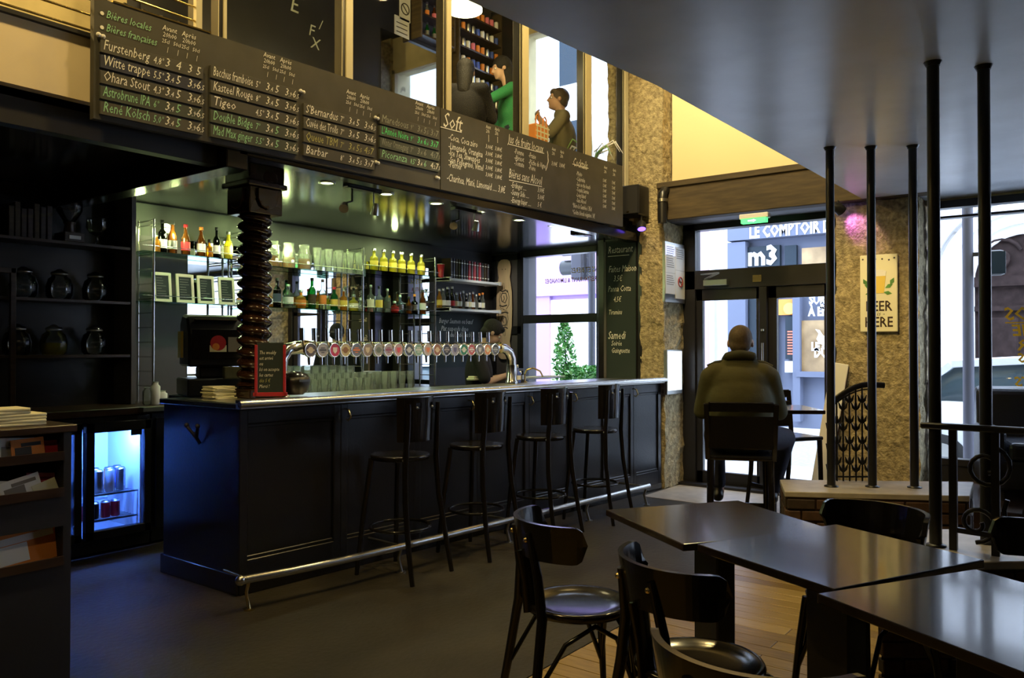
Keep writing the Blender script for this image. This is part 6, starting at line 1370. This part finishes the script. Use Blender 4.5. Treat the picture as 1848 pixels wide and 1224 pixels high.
for s, px, py, sz in (('LE COMPTOIR', 1464, 632, .20), ('DU POULET', 1469, 644, .22)): p = at(px, py, X=14.97); k.text(s, sz, basis((14.97, p.y, p.z), (0, -1, 0), (0, 0, 1)), 0, 0, 'LEFT', .012, .75)
k.build('lettering', 'white', gh, world=True)
p = at(1488, 612, X=14.97); k = MB(); Xh = basis((14.965, p.y, p.z), (0, -1, 0), (0, 0, 1)); k.prism([(-.14, 0), (-.10, .10), (-.16, .18), (-.08, .16), (-.02, .06), (.10, .07), (.20, .16), (.19, .02), (.10, -.10), (.03, -.12), (.05, -.2), (.01, -.2), (0, -.12), (-.09, -.08)], 0, .004, 0, Xh); k.build('hen_emblem', 'white', gh, world=True)
k = MB()
for j in range(9): p = at(1421, 600+j*5, X=14.94); k.box(14.938, p.y-random.uniform(.1, .17), p.z, 14.944, p.y, p.z+.025)
k.build('menu_lines', 'redvinyl', gh, world=True)['kind'] = 'stuff'
for i in range(2):
    for j in range(2): k = MB(); k.box(15.02, 3.3+i*1.6, 4.9+j*2.2, 15.12, 4.2+i*1.6, 6.5+j*2.2); w_ = k.build('window', 'white', gh, world=True); k = MB(); k.box(15.0, 3.38+i*1.6, 4.98+j*2.2, 15.03, 4.12+i*1.6, 6.42+j*2.2); k.build('pane', 'shopdark', w_, world=True)
# the stone portal and its old door
po = thing('stone_portal', 'pale carved stone portal with round arch round an old brown door across the street', 'building', (15.2, 0, 0))
DC = at(1852, 500, X=OX).y; hw = at(1757, 560, X=OX).y-DC; zs_ = at(1800, 505, X=OX).z
k = MB(); k.box(15.25, -8, -.1, 15.6, 2.6, 9); k.build('wall', 'palestone', po, world=True)
def archring(name, r0, r1, out, m='palestone'):
    k = MB(); n = 18; pts = [(r1, -5), (r1, 0)]+[(r1*math.cos(a), r1*math.sin(a)) for a in [PI*i/n for i in range(1, n)]]+[(-r1, 0), (-r1, -5), (-r0, -5), (-r0, 0)]+[(r0*math.cos(a), r0*math.sin(a)) for a in [PI-PI*i/n for i in range(1, n)]]+[(r0, 0), (r0, -5)]
    N_ = len(pts); vs = [(15.25, DC-x, max(-.1, zs_+y)) for x, y in pts]+[(15.25-out, DC-x, max(-.1, zs_+y)) for x, y in pts]
    h = N_//2; fs = []
    for i in range(h-1):
        fs.append((N_+i, N_+i+1, N_+N_-2-i, N_+N_-1-i)); fs.append((i, i+1, N_+i+1, N_+i)); fs.append((N_-1-i, N_-2-i, N_+N_-2-i, N_+N_-1-i))
    k.add(vs, fs); return k.build(name, m, po, world=True)
archring('arch_moulding', hw, hw+.16, .16); archring('arch_moulding', hw+.16, hw+.34, .24); archring('arch_moulding', hw+.34, hw+.52, .32); archring('arch_moulding', hw+.62, hw+.74, .20)
k = MB(); k.box(14.9, -8, 3.75+.3, 15.3, 2.6, 4.2); k.box(14.85, -8, 4.2, 15.3, 2.6, 4.28); k.build('cornice', 'palestone', po, world=True)
for i in range(12): k = MB(); k.lathe([(.001, .05), (.10, .03), (.14, 0)], 14, 0, basis((14.9, 2.3-i*.55, 4.12), (0, -1, 0), (0, 0, 1)), caps=False); k.build('rosette', 'palestone', po, world=True)
k = MB(); k.box(15.16, DC-hw, -.1, 15.24, DC+hw, zs_+hw); dl = k.build('door', 'doorwood', po, world=True)
k = MB(); k.box(15.06, DC-hw, zs_-.1, 15.2, DC+hw, zs_+.06); k.box(15.08, DC-hw, zs_-.5, 15.2, DC+hw, zs_-.42); k.build('door_transom', 'doorwood', dl, world=True)
for s in (-1, 1):
    for z0_, z1_ in ((.2, 1.0), (1.15, zs_-.6)):
        k = MB(); y0_, y1_ = DC+s*.12, DC+s*(hw-.15); k.box(15.11, min(y0_, y1_), z0_, 15.17, max(y0_, y1_), z1_); k.build('door_panel', 'doorwood', dl, world=True, bev=.03)
    k = MB(); k.tube(scroll((0, 0), .32, .3, s*1.2, 20, basis((15.12, DC+s*.38, zs_+.38), (0, -1, 0), (0, 0, 1))), .035, 6); k.build('door_scroll', 'doorwood', dl, world=True)
k = MB(); k.ball((15.08, DC+.12, 1.1), .06); k.build('door_knob', 'brass', dl, world=True)
for i, (a, c) in enumerate(((2.6, 1.2), (2.6, 1.2))):
    pass
for j in range(7): k = MB(); k.box(15.22, 1.55, .1+j*.55, 15.26, 2.55, .62+j*.55); k.build('stone_block', 'palestone', po, world=True, bev=.012)
# street furniture: lamp pole with signal box, traffic light, shrub, bicycle, car
pp = at(1748, 700, X=9.6); pol = thing('street_pole', 'grey street pole with a dark signal box outside the dining window', 'street pole', (9.6, pp.y, -.04))
k = MB(); k.cyl((0, 0, 0), (0, 0, 4.6), .055, 12, r2=.05); k.build('pole', 'pole', pol)
k = MB(); k.lathe([(.10, 0), (.10, .25), (.06, .32)], 12); k.build('foot', 'pole', pol)
bz = at(1790, 468, X=9.6); k = MB(); k.box(-.07, bz.y-pp.y-.12, bz.z-.13, .08, bz.y-pp.y+.12, bz.z+.13); sbx = k.build('signal_box', 'plastic', pol, bev=.04, seg=2); k = MB(); k.bar((0, 0, bz.z+.1), (0, bz.y-pp.y, bz.z+.1), .04, .04); k.build('bracket', 'plastic', pol)
k = MB(); k.box(-.08, bz.y-pp.y-.13, bz.z-.12, -.07, bz.y-pp.y+.03, bz.z+.11); k.build('signal_lens', 'shopdark', sbx)
tp_ = at(1068, 600, X=9.4); tl = thing('traffic_light', 'traffic light seen from the side behind the bar window', 'traffic light', (9.4, tp_.y, -.04))
k = MB(); k.cyl((0, 0, 0), (0, 0, 3.9), .05, 12); k.build('pole', 'pole', tl)
tt, tb2 = at(1050, 436, X=9.4), at(1050, 505, X=9.4); yc = at(1048, 470, X=9.4).y-tp_.y
k = MB(); k.box(-.11, yc-.09, tb2.z+.04, .11, yc+.10, tt.z+.35); hd = k.build('signal_head', 'pole', tl, bev=.02)
for i in range(3): k = MB(); z = tb2.z+.22+i*.27; k.lathe([(.105, 0), (.105, .2)], 14, 0, basis((0, yc+.09, z), (1, 0, 0), (0, 0, 1)) @ Matrix.Rotation(PI, 4, 'Y') @ Matrix.Translation((0, 0, 0)), caps=False); k.lathe([(.001, .01), (.10, .01)], 12, 0, basis((0, yc+.09, z), (1, 0, 0), (0, 0, 1)) @ Matrix.Rotation(PI, 4, 'Y'), caps=False); k.build('lamp_hood', 'plastic', hd)
sh_ = at(1030, 690, X=8.9); shr = thing('potted_shrub', 'leafy green shrub in a planter on the pavement outside the bar window', 'shrub', (8.95, sh_.y, -.04))
k = MB(); k.box(-.3, -.75, 0, .3, .5, .7); k.build('planter', 'darkpaint', shr, bev=.02)
k = MB(); k.tube([(0, .12, .7), (.02, .12, 1.2), (0, .13, 1.75)], [.02, .014, .006], 6); k.tube([(0, -.2, .7), (0, -.3, 1.1)], [.018, .008], 6); k.build('stem', 'brownwood', shr)
k = MB()
def leafs(n, fn):
    for _ in range(n):
        c = fn(); a, e, r = random.uniform(0, 6.28), random.uniform(-1, 1), random.uniform(.025, .05); d = V((math.cos(a)*math.cos(e), math.sin(a)*math.cos(e), math.sin(e))); s = d.cross(V((random.uniform(-1, 1), random.uniform(-1, 1), 1))).normalized()*r*.5
        c = V(c); k.add([c-d*r, c+s, c+d*r, c-s], [(0, 1, 2, 3)], random.choice((0, 0, 1)))
def g1():
    z = random.uniform(.85, 1.88); r = .17*max(.15, 1-((z-1.2)/.75)**2)*math.sqrt(random.random()); a = random.uniform(0, 6.28); return (r*math.cos(a), .13+r*math.sin(a), z)
def g2():
    a, r, z = random.uniform(0, 6.28), math.sqrt(random.random()), random.random(); s = .35*(1-z*.7); return (.22*r*math.cos(a), -.18+(.55 if z < .5 else .35)*r*math.sin(a), .70+z*.55)
leafs(900, g1); leafs(1800, g2); k.build('foliage', ['leaf', 'leaf2'], shr)['kind'] = 'stuff'
bp = at(1500, 770, Z=-.04); bi = thing('bicycle', 'dark bicycle parked across the street behind the right door leaf', 'bicycle', (bp.x, bp.y, -.04), -.9)
for x in (-.52, .52):
    k = MB(); k.tube([(x+.33*math.cos(i*PI/12), 0, .34+.33*math.sin(i*PI/12)) for i in range(24)], .014, 6, closed=True)
    for i in range(8): k.cyl((x, 0, .34), (x+.32*math.cos(i*PI/4), 0, .34+.32*math.sin(i*PI/4)), .002, 4)
    k.build('wheel', 'tyre', bi)
k = MB()
for p_, q_ in (((-.52, 0, .34), (-.1, 0, .32)), ((-.1, 0, .32), (-.2, 0, .85)), ((-.2, 0, .8), (.36, 0, .82)), ((-.1, 0, .32), (.38, 0, .75)), ((-.52, 0, .34), (-.19, 0, .75)), ((.36, 0, .95), (.52, 0, .34))): k.cyl(p_, q_, .016, 8)
k.build('frame', 'iron', bi); k = MB(); k.box(-.32, -.06, .86, -.08, .06, .91); k.build('saddle', 'black', bi, bev=.02); k = MB(); k.cyl((.36, -.26, .98), (.36, .26, .98), .013); k.build('handlebar', 'steel', bi)
cp_ = at(1800, 700, X=11.4); car = thing('car', 'white hatchback parked in the street outside the dining window', 'car', (11.4, cp_.y-.75, -.16))
def loft(secs, m, name, parent, sm=True):
    k = MB(); n = len(secs[0]); vs = [p for s in secs for p in s]; k.add(vs, [(i*n+j, i*n+(j+1) % n, (i+1)*n+(j+1) % n, (i+1)*n+j) for i in range(len(secs)-1) for j in range(n)], 0, sm); k.add(secs[0], [tuple(range(n))[::-1]]); k.add(secs[-1], [tuple(range(n))]); return k.build(name, m, parent)
def sec(y, w, z0, z1): return [(-w, y, z0), (-w*1.02, y, (z0+z1)/2), (-w*.96, y, z1-.04), (-w*.86, y, z1), (w*.86, y, z1), (w*.96, y, z1-.04), (w*1.02, y, (z0+z1)/2), (w, y, z0)]
loft([sec(-2.0, .70, .35, .62), sec(-1.85, .80, .22, .78), sec(-1.0, .86, .2, .92), sec(0, .87, .2, .96), sec(1.2, .86, .2, .98), sec(1.85, .80, .25, .95), sec(1.98, .72, .35, .7)], 'carwhite', 'body', car)
loft([sec(-1.05, .76, .88, .93), sec(-.35, .72, .88, 1.40), sec(.3, .70, .88, 1.47), sec(1.1, .70, .88, 1.42), sec(1.75, .72, .88, .95)], 'carglass', 'glasshouse', car)
k = MB(); k.add([(-.60, -.42, 1.37), (.60, -.42, 1.37), (.62, .3, 1.485), (-.62, .3, 1.485), (-.60, 1.2, 1.42), (.60, 1.2, 1.42), (.57, 1.4, 1.25), (-.57, 1.4, 1.25)], [(0, 1, 2, 3), (3, 2, 5, 4), (4, 5, 6, 7)]); k.build('roof_skin', 'carwhite', car)
for s in (1, -1):
    for pts in (((-1.02, .90), (-.36, 1.41)), ((.28, .9), (.30, 1.46)), ((1.15, 1.42), (1.72, .94)), ((-.36, 1.41), (.3, 1.475)), ((.3, 1.475), (1.15, 1.42))):
        k = MB(); k.bar((s*(.78 if pts[0][1] < 1 else .69), pts[0][0], pts[0][1]), (s*(.78 if pts[1][1] < 1 else .69), pts[1][0], pts[1][1]), .07, .09); k.build('pillar', 'carwhite', car, bev=.01)
    k = MB(); k.ball((s*.92, -.62, .98), (.05, .09, .07)); k.build('wing_mirror', 'carwhite', car)
    for y in (-1.25, 1.25):
        k = MB(); k.lathe([(.12, -.09), (.29, -.10), (.31, -.05), (.31, .05), (.29, .10), (.12, .09)], 20, 0, Matrix.Translation((s*.78, y, .31)) @ Matrix.Rotation(PI/2, 4, 'Y')); wh = k.build('wheel', 'tyre', car); k = MB(); k.lathe([(.001, .095*s), (.19, .10*s)], 14, 0, Matrix.Translation((s*.78, y, .31)) @ Matrix.Rotation(PI/2, 4, 'Y'), caps=False); k.build('hub', 'steel', wh)
# lettering stuck on the panes, to be read from the street
k = MB()
for s, px, py, sz in (('APEROS', 1814, 578, .155), ('PLANCHE', 1828, 606, .135), ('BURGER', 1837, 632, .125), ('GLACES', 1838, 654, .11), ('PLATS', 1832, 698, .12)):
    p = at(px, py, X=7.932); k.text(s, sz, basis((7.932, p.y, p.z), (0, 1, 0), (0, 0, 1)), 0, .12, 'RIGHT', .003)
p = at(1814, 583, X=7.932); k.box(7.930, p.y-.5, p.z-.004, 7.934, p.y, p.z+.006)
tag(k.build('window_lettering', 'gold'), 'yellow reversed lettering stuck on the dining window pane', 'lettering')
k = MB()
for s, px, py, sz, m in (('RESTAURANT & LIMONADES', 984, 512, .075, 0), ('VINS ET BIERES', 1031, 493, .085, 1), ('BAR A COCKTAILS', 1010, 578, .06, 1)):
    p = at(px, py, X=7.932); k.text(s, sz, basis((7.932, p.y, p.z), (0, 1, 0), (0, 0, 1)), m, .1, 'RIGHT', .001, .75)
tag(k.build('window_lettering', ['redvinyl', 'gold']), 'small red and yellow reversed lettering on the bar window pane', 'lettering')
# houses that close the street at both ends
for y, nm in ((26, 'pale plastered house far up the street'), (-22, 'pale plastered house far down the street')):
    t = thing('far_house', nm, 'building', (15.5, y, 0)); k = MB(); k.box(15.05, y-11, -.1, 16, y+11, 9); k.build('wall', 'palestone', t, world=True)
    for i in range(6):
        for j in range(2): k = MB(); k.box(15.0, y-9+i*3.2, 1.2+j*3.2, 15.08, y-7.8+i*3.2, 3.2+j*3.2); k.build('window', 'shopdark', t, world=True)
for o in COL.objects:
    if o.name.split('.')[0] in ('lettering', 'print_lines', 'truck_bolts'): o['kind'] = 'stuff'
